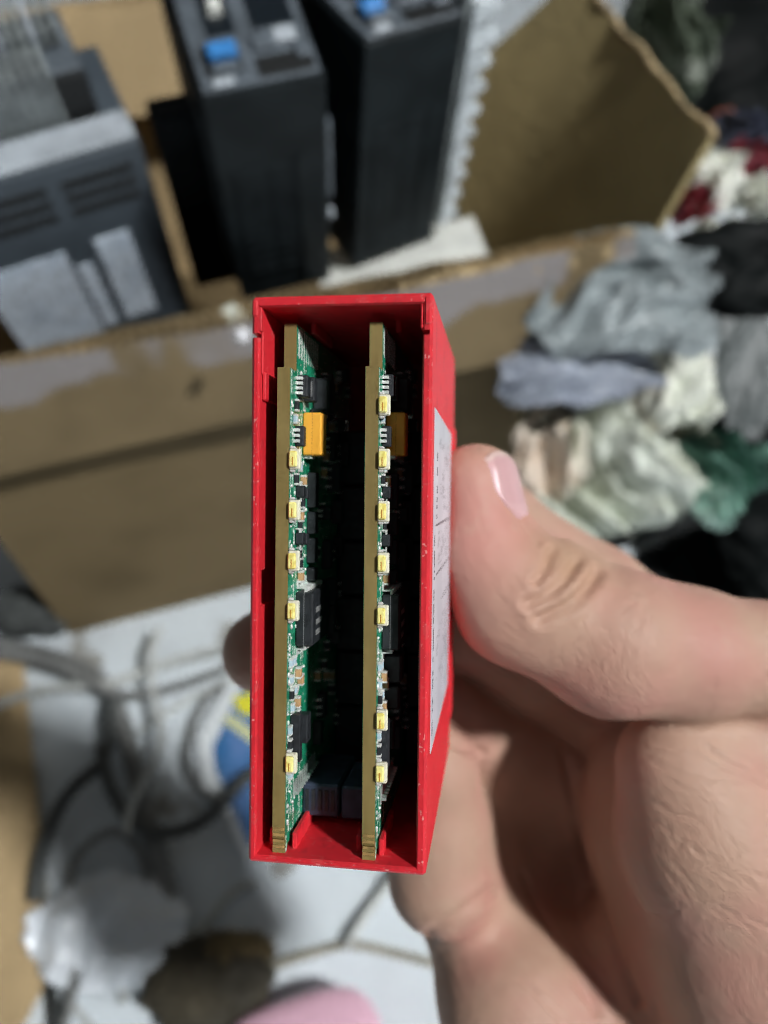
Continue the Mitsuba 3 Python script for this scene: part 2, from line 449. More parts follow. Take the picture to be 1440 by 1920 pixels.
# right wall; its flap stands up and leans outwards
put(key + '__right_wall', boxm(mbox(BW - 0.0055, BW, 0.0056, BD, 0, BH - 0.17, 0.0006)), 'cardboard')
fc0 = at(1200, 432, RIM)
fc1 = deep(1338, 268, 0.492)
fc2 = deep(1085, -40, 0.715)
fc3 = BA + BX * BW + BN * BD + BZ * (BH - 0.006)


def flap_right(u, v):
    a = np.outer(1 - u, BA + BX * (BW - 0.004) + BN * 0.007 + BZ * (BH - 0.168)) + np.outer(u, fc3 - BZ * 0.162)
    b = np.outer(1 - u, fc1) + np.outer(u, fc2)
    p = a * (1 - v)[:, None] + b * v[:, None]
    nn = unit(np.cross(fc2 - fc1, fc0 - fc1))
    return p + nn * (0.006 * np.sin(v * 3.1) * (1 - u) + 0.002 * np.sin(u * 9))[:, None]


fn_ = unit(np.cross(fc2 - fc1, fc0 - fc1))
put(key + '__right_flap', thick(flap_right, 50, 24, 0.005, fn_), 'cardboard_brightened', smooth=30)
put(key + '__right_flap_edge', tube([fc1 + fn_ * 0.0025 + (fc2 - fc1) * t + 0.0015 * np.array([math.sin(31 * t), math.cos(23 * t), math.sin(17 * t + 1)]) for t in np.linspace(0, 1, 16)], 0.0036, 8), 'cardboard_core', smooth=50)
labels[key + '__right_flap_edge'] = {'label': 'pale torn edge of the upright right flap'}
# back flap lying inside, pale
bf0 = BN * (BD - 0.01)
put(key + '__back_flap', boxm(thick(lambda u, v: np.stack([0.01 + u * 0.30, BD - 0.006 - 0.05 * v, BH - 0.0 - 0.075 * v + 0.003 * np.sin(u * 8)], 1), 30, 6, 0.004, [0, -1, 0])), 'cardboard_pale', smooth=30)

# ---------------------------------------------------------------- modules in the box


def mod_frame(u1, v1, z1, u2, v2, vp):
    """Origin at the front top left corner; axes right, down, back; from two corners and the way the uprights run."""
    L = unit(ray(*vp))
    a, r2 = deep(u1, v1, z1), ray(u2, v2)
    z2 = a @ L / (r2 @ L)
    b = r2 * z2
    ex = unit(b - a)
    back = np.cross(ex, L)
    if back @ UP < 0:
        back = -back
    return a, ex, L, unit(back), np.linalg.norm(b - a)


def part(key, fr, x0, x1, d0, d1, b0, b1, mat, c=0.0008, smooth=False):
    """A chamfered block in a module's axes: across, down, back."""
    return put(key, frame_mesh(mbox(x0, x1, d0, d1, b0, b1, c), fr[0], fr[1], fr[2], fr[3]), mat, smooth)


def black_module(fr, w, depth, tall, label, strip):
    k = name('control_module')
    part(k + '__housing', fr, 0, w, 0, tall, 0, depth, 'black_plastic', 0.0012)
    tag(k, label, 'module', None)
    # top face (it looks at the viewer): frame, screens, sockets, buttons
    part(k + '__face_frame', fr, 0.002, w - 0.002, -0.0025, -0.0002, 0.002, depth - 0.002, 'panel_grey', 0.0006)
    part(k + '__screen', fr, 0.012, 0.026, -0.0034, -0.0020, 0.034, 0.072, 'screen_glass', 0.0004)
    part(k + '__screen', fr, 0.034, w - 0.006, -0.0034, -0.0020, 0.034, 0.085, 'screen_glass', 0.0004)
    part(k + '__socket_row', fr, 0.030, w - 0.004, -0.0032, -0.0020, 0.004, 0.016, 'black_slot', 0.0003)
    part(k + '__socket', fr, 0.006, 0.024, -0.0032, -0.0020, 0.010, 0.028, 'black_slot', 0.0003)
    part(k + '__blue_plug', fr, 0.009, 0.023, -0.0085, -0.0026, 0.0165, 0.025, 'blue_plastic', 0.0012)
    part(k + '__grey_plug', fr, 0.009, 0.022, -0.0060, -0.0030, 0.009, 0.0150, 'panel_grey', 0.001)
    part(k + '__grey_plug', fr, 0.007, 0.018, -0.0050, -0.0026, 0.002, 0.007, 'light_grey_plastic', 0.001)
    for i, (x, y) in enumerate([(0.031, 0.019), (0.042, 0.021), (0.050, 0.010)]):
        part(k + '__button', fr, x, min(x + 0.011, w - 0.003), -0.0056, -0.0026, y, y + 0.009, 'light_grey_plastic' if i == 1 else 'panel_grey', 0.001)
    kn = trimesh.creation.cylinder(radius=0.0035, height=0.007, sections=24)
    kn.apply_translation([0.019, -0.005, 0.048])
    put(k + '__white_knob', frame_mesh(kn, fr[0], fr[1], fr[2], fr[3]), 'foam_white', 40)
    # cooling ribs on the front
    for cx in (0.30, 0.62):
        for i in range(11):
            d = 0.05 + i * 0.0085
            if d < tall - 0.012:
                part(k + '__vent_rib', fr, w * cx - 0.010, w * cx + 0.0075, d, d + 0.0032, -0.0016, 0.0005, 'black_plastic', 0.0004)
    part(k + '__front_ridge', fr, w * 0.70, w * 0.76, 0.045, tall - 0.01, -0.0022, 0.0005, 'black_plastic', 0.0006)
    if strip:
        part(k + '__side_clip', fr, w - 0.0012, w + 0.0026, 0.030, 0.085, 0.001, 0.007, 'panel_grey', 0.0006)
        part(k + '__screw', fr, w - 0.0005, w + 0.003, 0.098, 0.104, 0.0, 0.006, 'light_grey_plastic', 0.001)
    return k


M1 = mod_frame(376, 190, 0.36, 612, 142, (640, 1420))
K1 = black_module(M1, M1[4], 0.125, 0.165, 'black control module with blue plug, nearest the middle of the box', True)
M2 = mod_frame(685, 84, 0.40, 876, 32, (600, 1800))
K2 = black_module(M2, M2[4], 0.125, 0.150, 'black control module beside the row of pale terminal teeth', False)
part(K1 + '__side_panel', M1, -0.0022, 0.0002, 0.012, 0.15, 0.004, 0.11, 'black_plastic', 0.0008)

MB = mod_frame(282, 228, 0.43, 392, 205, (640, 1500))  # block added for the deep shade and module side seen in this gap
kb = 'gap_shade_block'
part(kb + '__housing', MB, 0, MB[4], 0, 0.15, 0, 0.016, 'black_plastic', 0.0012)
part(kb + '__shade_top', MB, 0.0015, MB[4] - 0.0015, -0.0020, -0.0002, 0.002, 0.014, 'black_slot', 0.0005)
tag(kb, 'added dark block for the shade and module side in the gap right of the grey module', 'module')

# pale terminal block along the right module's side
kt = 'terminal_block'
tag(kt, 'row of pale grey terminal teeth against the right black module', 'terminal block')
w2 = M2[4]
part(kt + '__rail', M2, w2 + 0.0015, w2 + 0.0055, -0.010, 0.142, 0.004, 0.020, 'terminal_grey', 0.001)
for i in range(10):
    d = -0.006 + i * 0.0148
    pts = np.array([[0, 0], [0.0205 - 0.0008 * i, 0.0040], [0.0205 - 0.0008 * i, 0.0078], [0.003, 0.0138], [0, 0.0138]])
    pr = trimesh.creation.extrude_polygon(Polygon(pts), 0.016)
    pr.apply_translation([w2 + 0.0050, d, 0.000])
    put(kt + '__tooth', frame_mesh(pr, M2[0], M2[1], M2[2], M2[3]), 'tooth_grey')

# white foam slab under the right module
q = [deep(598, 575, 0.490), deep(925, 500, 0.505), deep(886, 405, 0.575), deep(605, 470, 0.575)]
fv = np.array(q + [x - BZ * 0.04 for x in q])
ff = np.array([[0, 1, 2], [0, 2, 3], [4, 6, 5], [4, 7, 6]] + [t for i in range(4) for t in ([i, i + 4, (i + 1) % 4 + 4], [i, (i + 1) % 4 + 4, (i + 1) % 4])])
hm = trimesh.Trimesh(fv, ff).convex_hull
put('foam_slab', hm, 'foam_white')
tag('foam_slab', 'white foam slab under the black modules, behind the box rim', 'foam')

# slate grey module at the left
M3 = mod_frame(-110, 372, 0.385, 262, 262, (640, 1500))
w3 = M3[4]
k3 = 'grey_module'
tag(k3, 'slate grey module with white labels and pale top lip, leaning at the left', 'module')
part(k3 + '__housing', M3, 0, w3, 0, 0.185, 0, 0.075, 'slate_plastic', 0.0015)
part(k3 + '__top_lip', M3, 0.0, w3 - 0.001, -0.0035, -0.0002, 0.001, 0.021, 'light_grey_plastic', 0.0015)
for (x0, x1, rows) in ((w3 - 0.047, w3 - 0.008, 3), (w3 - 0.105, w3 - 0.055, 3)):
    for i in range(rows):
        d = 0.012 + i * 0.0095
        part(k3 + '__vent_slot', M3, x0, x1, d, d + 0.0052, -0.0006, 0.001, 'black_slot', 0.0002)
part(k3 + '__side_label', M3, w3 - 0.043, w3 - 0.022, 0.058, 0.135, -0.0008, 0.001, 'sticker', 0.0002)
part(k3 + '__side_label', M3, w3 - 0.058, w3 - 0.049, 0.075, 0.135, -0.0009, 0.001, 'sticker', 0.0002)
part(k3 + '__side_label', M3, w3 - 0.112, w3 - 0.061, 0.060, 0.14, -0.0010, 0.001, 'sticker', 0.0002)
part(k3 + '__terminal_base', M3, 0.004, w3 - 0.014, -0.028, -0.0004, 0.026, 0.070, 'panel_grey', 0.001)
for i in range(13):
    x = 0.006 + i * (w3 - 0.034) / 13
    part(k3 + '__cooling_fin', M3, x, x + 0.0030, -0.0325, -0.0006, 0.0235, 0.069, 'terminal_grey', 0.0005)
for i in range(15):
    x = 0.006 + i * (w3 - 0.022) / 15
    part(k3 + '__terminal_tooth', M3, x, x + (w3 - 0.022) / 15 * 0.55, -0.040, -0.0302, 0.040, 0.066, 'terminal_grey' if i % 3 else 'light_grey_plastic', 0.0008)
part(k3 + '__terminal_gap', M3, w3 - 0.030, w3 - 0.0135, -0.026, -0.0006, 0.0232, 0.050, 'black_slot', 0.0006)

# bits on the rim
put('white_scrap', crumple(deep(438, 590, 0.465), 0.0075, 0.006, 0.006, 31, 0.4), 'rag_offwhite', True)
tag('white_scrap', 'scrap of white plastic on the box rim beside the black module', 'scrap')
sp = trimesh.creation.icosphere(subdivisions=4, radius=0.0042)  # ball added to show a blurred glint, its brightness put into white
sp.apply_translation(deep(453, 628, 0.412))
put('glint_ball', sp, 'glint_white', True)
tag('glint_ball', 'white ball standing in for a blurred bright glint on the box rim', 'glint_ball')

# ---------------------------------------------------------------- things on the floor


def cable(key, pts, r, mat, label, lift=0.0):
    k = name(key)
    pp = [at(u, v, FLOOR + r + lift + 0.002 * (i % 2)) for i, (u, v) in enumerate(pts)]
    put(k, tube(pp, r), mat, 60)
    tag(k, label, 'cable')


cable('cable', [(-40, 1205), (60, 1222), (140, 1248), (195, 1285), (225, 1345), (250, 1430), (272, 1520), (300, 1620), (325, 1720), (335, 1790)], 0.0072, 'cable_grey', 'thick grey cable running down the floor at the left', 0.004)
cable('pale_cable', [(-60, 1350), (20, 1312), (100, 1290), (200, 1283), (290, 1252), (380, 1226), (520, 1185)], 0.0038, 'cable_pale', 'pale cable crossing the floor below the box', 0.014)
cable('black_cable', [(-60, 1330), (-10, 1420), (30, 1510), (58, 1600), (72, 1700), (88, 1800), (100, 1960)], 0.0043, 'cable_black', 'black cable beside the cardboard sheet, far left')
cable('dark_cable', [(66, 1690), (80, 1590), (108, 1520), (150, 1465), (190, 1430), (205, 1370), (212, 1310)], 0.0051, 'cable_dark', 'dark cable arching up from the black cable', 0.016)
cable('looped_cable', [(190, 1400), (205, 1470), (240, 1530), (290, 1560), (345, 1555), (395, 1528), (440, 1480), (500, 1440)], 0.0050, 'cable_dark', 'dark looped cable left of the red case foot', 0.02)
cable('thin_cable', [(262, 1372), (310, 1340), (365, 1308), (420, 1280), (520, 1240)], 0.0026, 'cable_pale', 'thin pale cable slanting towards the blue packet')
cable('bent_cable', [(420, 1285), (380, 1325), (356, 1380), (352, 1430), (372, 1475), (410, 1500)], 0.0030, 'cable_grey', 'grey bent cable curving left of the blue packet', 0.006)
cable('beige_cable', [(480, 1830), (540, 1800), (600, 1782), (650, 1772), (720, 1782), (790, 1800), (900, 1830)], 0.0030, 'cable_beige', 'beige cable lying above the pink case at the bottom')
cable('slanted_cable', [(650, 1775), (676, 1730), (704, 1690), (734, 1650), (800, 1570)], 0.0031, 'cable_pale', 'pale slanted cable between the red case and the beige cable', 0.007)
cable('left_cable', [(85, 1650), (95, 1740), (112, 1830), (150, 1900), (215, 1960)], 0.0022, 'cable_pale', 'thin pale cable round the clear bag at the lower left')

cable('hanging_cable', [(-50, 1225), (70, 1240), (150, 1270), (215, 1300), (330, 1288), (430, 1252), (540, 1215)], 0.0036, 'cable_grey', 'grey cable dipping below the pale crossing cable', 0.022)
cable('curled_cable', [(118, 1930), (140, 1800), (132, 1700), (150, 1600), (215, 1560), (262, 1600), (285, 1700), (330, 1790)], 0.0030, 'cable_grey', 'grey curled cable between the clear bag and the brown rag', 0.012)
cable('side_cable', [(300, 1180), (282, 1240), (290, 1310), (300, 1400), (262, 1480), (240, 1560)], 0.0030, 'cable_pale', 'pale cable running down from the box foot', 0.026)
cable('floor_cable', [(480, 1660), (420, 1690), (380, 1740), (320, 1770), (262, 1800), (230, 1880)], 0.0030, 'cable_pale', 'pale cable curving from the red case foot to the lower left')

# cardboard sheet at the left edge
cs = [at(-120, 1215, FLOOR + 0.012), at(40, 1235, FLOOR + 0.014), at(72, 1560, FLOOR + 0.010), at(78, 1850, FLOOR + 0.010), at(20, 1960, FLOOR + 0.010), at(-200, 1960, FLOOR + 0.010)]
cv = np.array(cs + [c - BZ * 0.005 for c in cs])
put('cardboard_sheet', trimesh.convex.convex_hull(cv), 'cardboard_pale')
tag('cardboard_sheet', 'flat tan cardboard sheet on the floor at the left edge', 'cardboard')
put('dark_bundle', crumple(at(60, 1150, FLOOR + 0.02), 0.035, 0.022, 0.02, 12, 0.3), 'cable_dark', 30)
tag('dark_bundle', 'dark bundle on the floor at the box left corner', 'bundle')

# clear bag, brown clump, grey bag, packet, pink case
put('brown_rag', crumple(at(392, 1850, FLOOR + 0.02), 0.044, 0.029, 0.011, 23, 0.3, 1.8, axes=(RT, np.cross(BZ, RT), BZ)), 'brown_rag', True)
tag('brown_rag', 'dark brown crumpled rag on the floor at the bottom', 'rag')
put('tan_rag', crumple(at(430, 1785, FLOOR + 0.015), 0.030, 0.014, 0.014, 24, 0.4, 2.2), 'tan_rag', True)
tag('tan_rag', 'small tan rag behind the dark brown rag', 'rag')
pk = [at(455, 1290, FLOOR + 0.012), at(560, 1270, FLOOR + 0.012), at(580, 1560, FLOOR + 0.012), at(468, 1585, FLOOR + 0.012), at(405, 1440, FLOOR + 0.012), at(400, 1400, FLOOR + 0.012)]


def slab(pts, th, noise_amp=0.0):
    return trimesh.convex.convex_hull(np.array(list(pts) + [p - BZ * th for p in pts]))


put('printed_packet__pouch', slab(pk, 0.011), 'packet_blue')
put('printed_packet__white_border', slab([at(440, 1262, FLOOR + 0.009), at(600, 1230, FLOOR + 0.009), at(600, 1600, FLOOR + 0.009), at(458, 1608, FLOOR + 0.009), at(378, 1470, FLOOR + 0.009), at(370, 1380, FLOOR + 0.009)], 0.006), 'packet_white')
put('printed_packet__yellow_patch', slab([at(436, 1308, FLOOR + 0.0135), at(500, 1290, FLOOR + 0.0135), at(500, 1345, FLOOR + 0.0135), at(450, 1338, FLOOR + 0.0135)], 0.0014), 'packet_yellow')
put('printed_packet__cream_stripe', slab([at(418, 1352, FLOOR + 0.0135), at(432, 1338, FLOOR + 0.0135), at(520, 1400, FLOOR + 0.0135), at(512, 1425, FLOOR + 0.0135)], 0.0014), 'packet_cream')
tag('printed_packet', 'blue and yellow printed packet behind the red case', 'packet')
pm = trimesh.creation.icosphere(subdivisions=4)
pv = np.array(pm.vertices)
pv = np.sign(pv) * np.abs(pv) ** 0.6 * np.array([0.056, 0.046, 0.024])
A = np.stack([unit(RT * 1 + UP * 0.35), unit(np.cross(BZ, unit(RT + UP * 0.35))), BZ], 1)
put('pink_case', trimesh.Trimesh(pv @ A.T + at(570, 2030, FLOOR + 0.026), pm.faces, process=False), 'pink_plastic', True)
tag('pink_case', 'glossy pink plastic case with bright glint at the bottom edge', 'case')

# clutter to the right


def drape(key, u, v, dist, ru, rv, rd, seed, mat, label, cat, fold=1.0, turn=None, centre=None, ax=None, wav=0.8):
    """A piece of cloth or film lying in folds: a wavy-edged sheet, hollow below, on a low hump."""
    k = name(key)
    s = dist / FPX
    nr, na = 44, 120
    rr, th = np.meshgrid(np.linspace(0, 1, nr), np.linspace(0, 2 * np.pi, na, endpoint=False), indexing='ij')
    c, sn = np.cos(th), np.sin(th)
    edge = 1 + wav * (meshkit.fbm(np.stack([c * 1.6 + seed, sn * 1.6, c * 0], -1), 4, seed) - 0.5)
    x, y = rr * c * edge, rr * sn * edge
    t = (seed * 1.7 if turn is None else turn)
    a, b = x * math.cos(t) + y * math.sin(t), -x * math.sin(t) + y * math.cos(t)
    wob = meshkit.noise(np.stack([a * 1.1, b * 1.1, a * 0 + seed], -1), seed + 1)
    n1 = meshkit.noise(np.stack([a * 1.0 + wob * 1.6, b * 3.0 + wob * 2.4 + seed, a * 0], -1), seed + 2)
    n2 = meshkit.fbm(np.stack([a * 2.6 + 5 + wob, b * 4.2 + wob * 2, a * 0 + seed], -1), 3, seed + 3)
    n3 = meshkit.fbm(np.stack([x * 7, y * 7, x * 0 + seed], -1), 2, seed + 4)
    h = 1.0 * (1 - rr ** 2.4) + fold * (0.95 * (1 - np.abs(2 * n1 - 1) * 2) + 0.55 * (1 - 3 * np.abs(n2 - 0.5)) + 0.12 * n3)
    A = (RT, UP, -FW) if ax is None else ax
    base = deep(u, v, dist) if centre is None else centre
    p = base + np.multiply.outer(x * ru * s, A[0]) + np.multiply.outer(y * rv * s, A[1]) + np.multiply.outer((h - 0.5) * rd * s, A[2])
    i, j = np.meshgrid(np.arange(nr - 1), np.arange(na), indexing='ij')
    f = np.stack([i * na + j, (i + 1) * na + j, (i + 1) * na + (j + 1) % na, i * na + (j + 1) % na], -1).reshape(-1, 4)
    top = p.reshape(-1, 3)
    low = top - np.asarray(A[2]) * 0.0016
    F = np.vstack([f[:, [0, 1, 2]], f[:, [0, 2, 3]]])
    e = (nr - 1) * na + np.arange(na)
    en = (nr - 1) * na + (np.arange(na) + 1) % na
    N = nr * na
    sd = np.vstack([np.stack([e, e + N, en + N], 1), np.stack([e, en + N, en], 1)])
    put(k, trimesh.Trimesh(np.vstack([top, low]), np.vstack([F, F[:, ::-1] + N, sd]), process=False), mat, 60)
    tag(k, label, cat)




def lump(key, u, v, dist, ru, rv, rd, seed, mat, label, cat, amp=0.35, freq=1.6, smooth=True):
    k = name(key)
    s = dist / FPX
    put(k, crumple(deep(u, v, dist), ru * s, rv * s, rd * s, seed, amp, freq), mat, smooth)
    tag(k, label, cat)


lump('black_bag', 1420, 1085, 0.72, 230, 110, 60, 41, 'black_bag', 'big black bag under the pale rags at the right', 'bag', 0.25)
lump('black_bag', 1480, 900, 0.64, 130, 260, 70, 42, 'black_bag', 'black bag along the right edge behind the thumb', 'bag', 0.3)
lump('black_bag', 1380, 510, 0.55, 150, 90, 50, 43, 'black_bag', 'glossy black bag below the upright box flap', 'bag', 0.4)
lump('black_bag', 1390, 70, 1.02, 230, 260, 120, 44, 'black_bag', 'black bag in the top right corner', 'bag', 0.2)
lump('black_bag', 1180, 800, 0.70, 190, 210, 40, 45, 'black_bag', 'dark bag beneath the heap of pale rags', 'bag', 0.2)
drape('grey_bag', 1180, 560, 0.51, 185, 112, 26, 46, 'bag_grey', 'grey plastic bag draped over the box corner', 'plastic bag', 1.1, 0.75)
drape('lavender_bag', 1085, 690, 0.53, 150, 84, 20, 47, 'bag_lavender', 'lavender grey plastic bag between the box and the pale rags', 'plastic bag', 1.1, 0.3)
drape('pale_rag', 1155, 858, 0.60, 182, 178, 56, 49, 'rag_offwhite', 'large crumpled grey green rag in the middle of the heap', 'rag', 1.25, 1.9)
drape('pale_rag', 1030, 850, 0.585, 74, 100, 40, 48, 'rag_pink_white', 'off white rag nearest the box front', 'rag', 1.0, 1.1)
drape('pale_rag', 1270, 728, 0.56, 84, 78, 36, 50, 'rag_pink_white', 'off white rag below the grey plastic bag', 'rag', 1.0, 0.9)
drape('teal_rag', 1345, 880, 0.60, 92, 72, 40, 52, 'rag_teal', 'teal rag at the right of the pale rags', 'rag', 1.2, 2.3)
drape('mint_scrap', 1345, 955, 0.57, 40, 42, 22, 53, 'rag_mint', 'small mint coloured scrap below the teal rag', 'scrap')
drape('grey_board', 1400, 690, 0.55, 62, 140, 10, 54, 'dark_panel', 'dark grey sheet leaning at the right edge', 'sheet', 0.4)
drape('moss_cloth', 1245, 80, 0.90, 85, 140, 60, 55, 'moss_cloth', 'mottled green cloth behind the upright box flap', 'cloth', 1.2)
drape('white_scrap', 1345, 345, 0.60, 58, 60, 30, 56, 'foam_white', 'white crumpled scrap right of the box flap corner', 'scrap', 1.2)
drape('white_scrap', 1418, 375, 0.59, 36, 42, 25, 57, 'foam_white', 'white scrap at the right edge below the red cloth', 'scrap', 1.2)
drape('white_scrap', 1345, 432, 0.555, 46, 26, 20, 58, 'foam_white', 'white scrap lying on the glossy black bag', 'scrap', 1.2)
drape('red_cloth', 1405, 305, 0.62, 58, 38, 25, 59, 'red_cloth', 'red cloth at the right edge above the white scraps', 'cloth', 1.2)
drape('red_cloth', 1296, 388, 0.60, 48, 34, 25, 60, 'red_cloth', 'dark red cloth beside the box flap corner', 'cloth', 1.2)
lump('orange_cloth', 1358, 222, 0.70, 22, 16, 15, 61, 'orange_cloth', 'small orange cloth in the dark at the top right', 'cloth', 0.35)
drape('denim_cloth', 1395, 248, 0.66, 70, 36, 25, 62, 'denim', 'blue grey cloth above the red cloth', 'cloth', 1.0)
floor_ax = (RT, np.cross(BZ, RT), BZ)
drape('clear_bag', 0, 0, 0.72, 112, 74, 20, 21, 'bag_film', 'crumpled whitish plastic bag on the floor at the lower left', 'plastic bag', 0.7, None, at(198, 1745, FLOOR + 0.016), floor_ax, 0.45)

# ---------------------------------------------------------------- red case
W2, H2 = 11.25, 35.45
key = 'red_case'
tag(key, 'open red plastic module case held in the hand, showing two circuit boards', 'case')
body = mbox(-W2, W2, -H2, H2, 0.0, 47.0, 0.35) + mbox(-W2 + 0.02, W2 + 0.25, -29.5, 23.4, 44.0, 50.5, 0.6)
xi0, xi1, yi0, yi1 = -10.25, 10.05, -34.55, 34.15
cav = mbox(xi0, xi1, yi0, yi1, 0.2, 46.0)
flare = m3.Manifold.hull_points(np.array([[x, y, d] for d, e in ((-0.3, 0.40), (0.35, -0.02)) for x in (xi0 - e, xi1 + e) for y in (yi0 - e, yi1 + e)]))
shell = body - cav - flare
# wider recess in the inner left wall, and the clip notches at the top corners
shell = shell - mbox(-10.9, -10.0, -3.2, 1.4, 0.9, 9.0, 0.1)
for (y0, y1) in ((30.4, 31.0),):
    shell = shell - mbox(-11.4, -10.2, y0, y1, -0.2, 2.2, 0.1) - mbox(10.0, 10.9, y0, y1, -0.2, 1.6, 0.1)
shell = shell + mbox(-10.3, -9.75, 22.8, 26.4, 1.2, 9.0, 0.15) + mbox(-10.3, -10.0, 26.0, 34.2, 0.8, 12.0, 0.1)
shell = shell + mbox(9.72, 10.1, 31.2, 34.2, 0.05, 3.0, 0.15) + mbox(-10.6, -10.0, 31.2, 34.2, 0.05, 1.0, 0.1)
# rear window in the back wall
shell = shell - mbox(-1.6, 1.0, 20.5, 24.6, 43.0, 52.0) - mbox(7.0, 9.2, 22.0, 25.4, 43.0, 52.0)
put(key + '__shell', case_mesh(shell), 'red_plastic', 25)
for x in (-5.95, -9.15, 5.35, 2.35):
    put(key + '__guide_rib', case_mesh(mbox(x - 0.33, x + 0.33, -34.7, -32.5, 2.6 if x in (-5.95, 5.35) else 3.4, 12.0, 0.15)), 'red_plastic')
for x in (-5.6, 5.9):
    put(key + '__guide_rib', case_mesh(mbox(x - 0.35, x + 0.35, 32.6, 34.3, 9.0, 20.0, 0.15)), 'red_plastic')
for (x0, x1, y0, y1) in ((-11.15, -10.45, 33.0, 35.0), (10.25, 11.05, 31.6, 35.0)):
    put(key + '__corner_clip', case_mesh(mbox(x0, x1, y0, y1, -0.28, 0.3, 0.18)), 'red_plastic')
for (x0, x1) in ((-6.4, 2.8), (5.2, 9.9)):  # black blocks added to darken the red back of the case
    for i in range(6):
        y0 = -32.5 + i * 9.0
        put(key + '__shade_filler', case_mesh(mbox(x0, x1, y0, y0 + 8.7, 30.0 + 0.6 * (i % 2), 45.9, 0.3)), 'chip_black')
lab = Polygon([(22.1, 3.9), (21.2, 37.5), (-21.0, 37.5), (-21.6, 3.9)]).buffer(0)
lm = trimesh.creation.extrude_polygon(lab, 0.10)
lv = np.array(lm.vertices)
lm.vertices = np.stack([W2 + 0.01 + lv[:, 2], lv[:, 0], lv[:, 1]], 1)
put(key + '__printed_label', case_mesh(lm), 'label_paper')
labels[key + '__printed_label'] = {'label': 'white printed label on the right outer wall'}

# ---------------------------------------------------------------- circuit boards


def outline(inset):
    p = Polygon([(1.0, 26.9), (3.9, 26.9), (3.9, 32.9), (40, 32.9), (40, -33.8), (2.4, -33.8), (2.0, -34.6), (1.2, -34.6), (1.35, -33.2), (1.0, -32.4)])
    return p.buffer(-inset) if inset else p


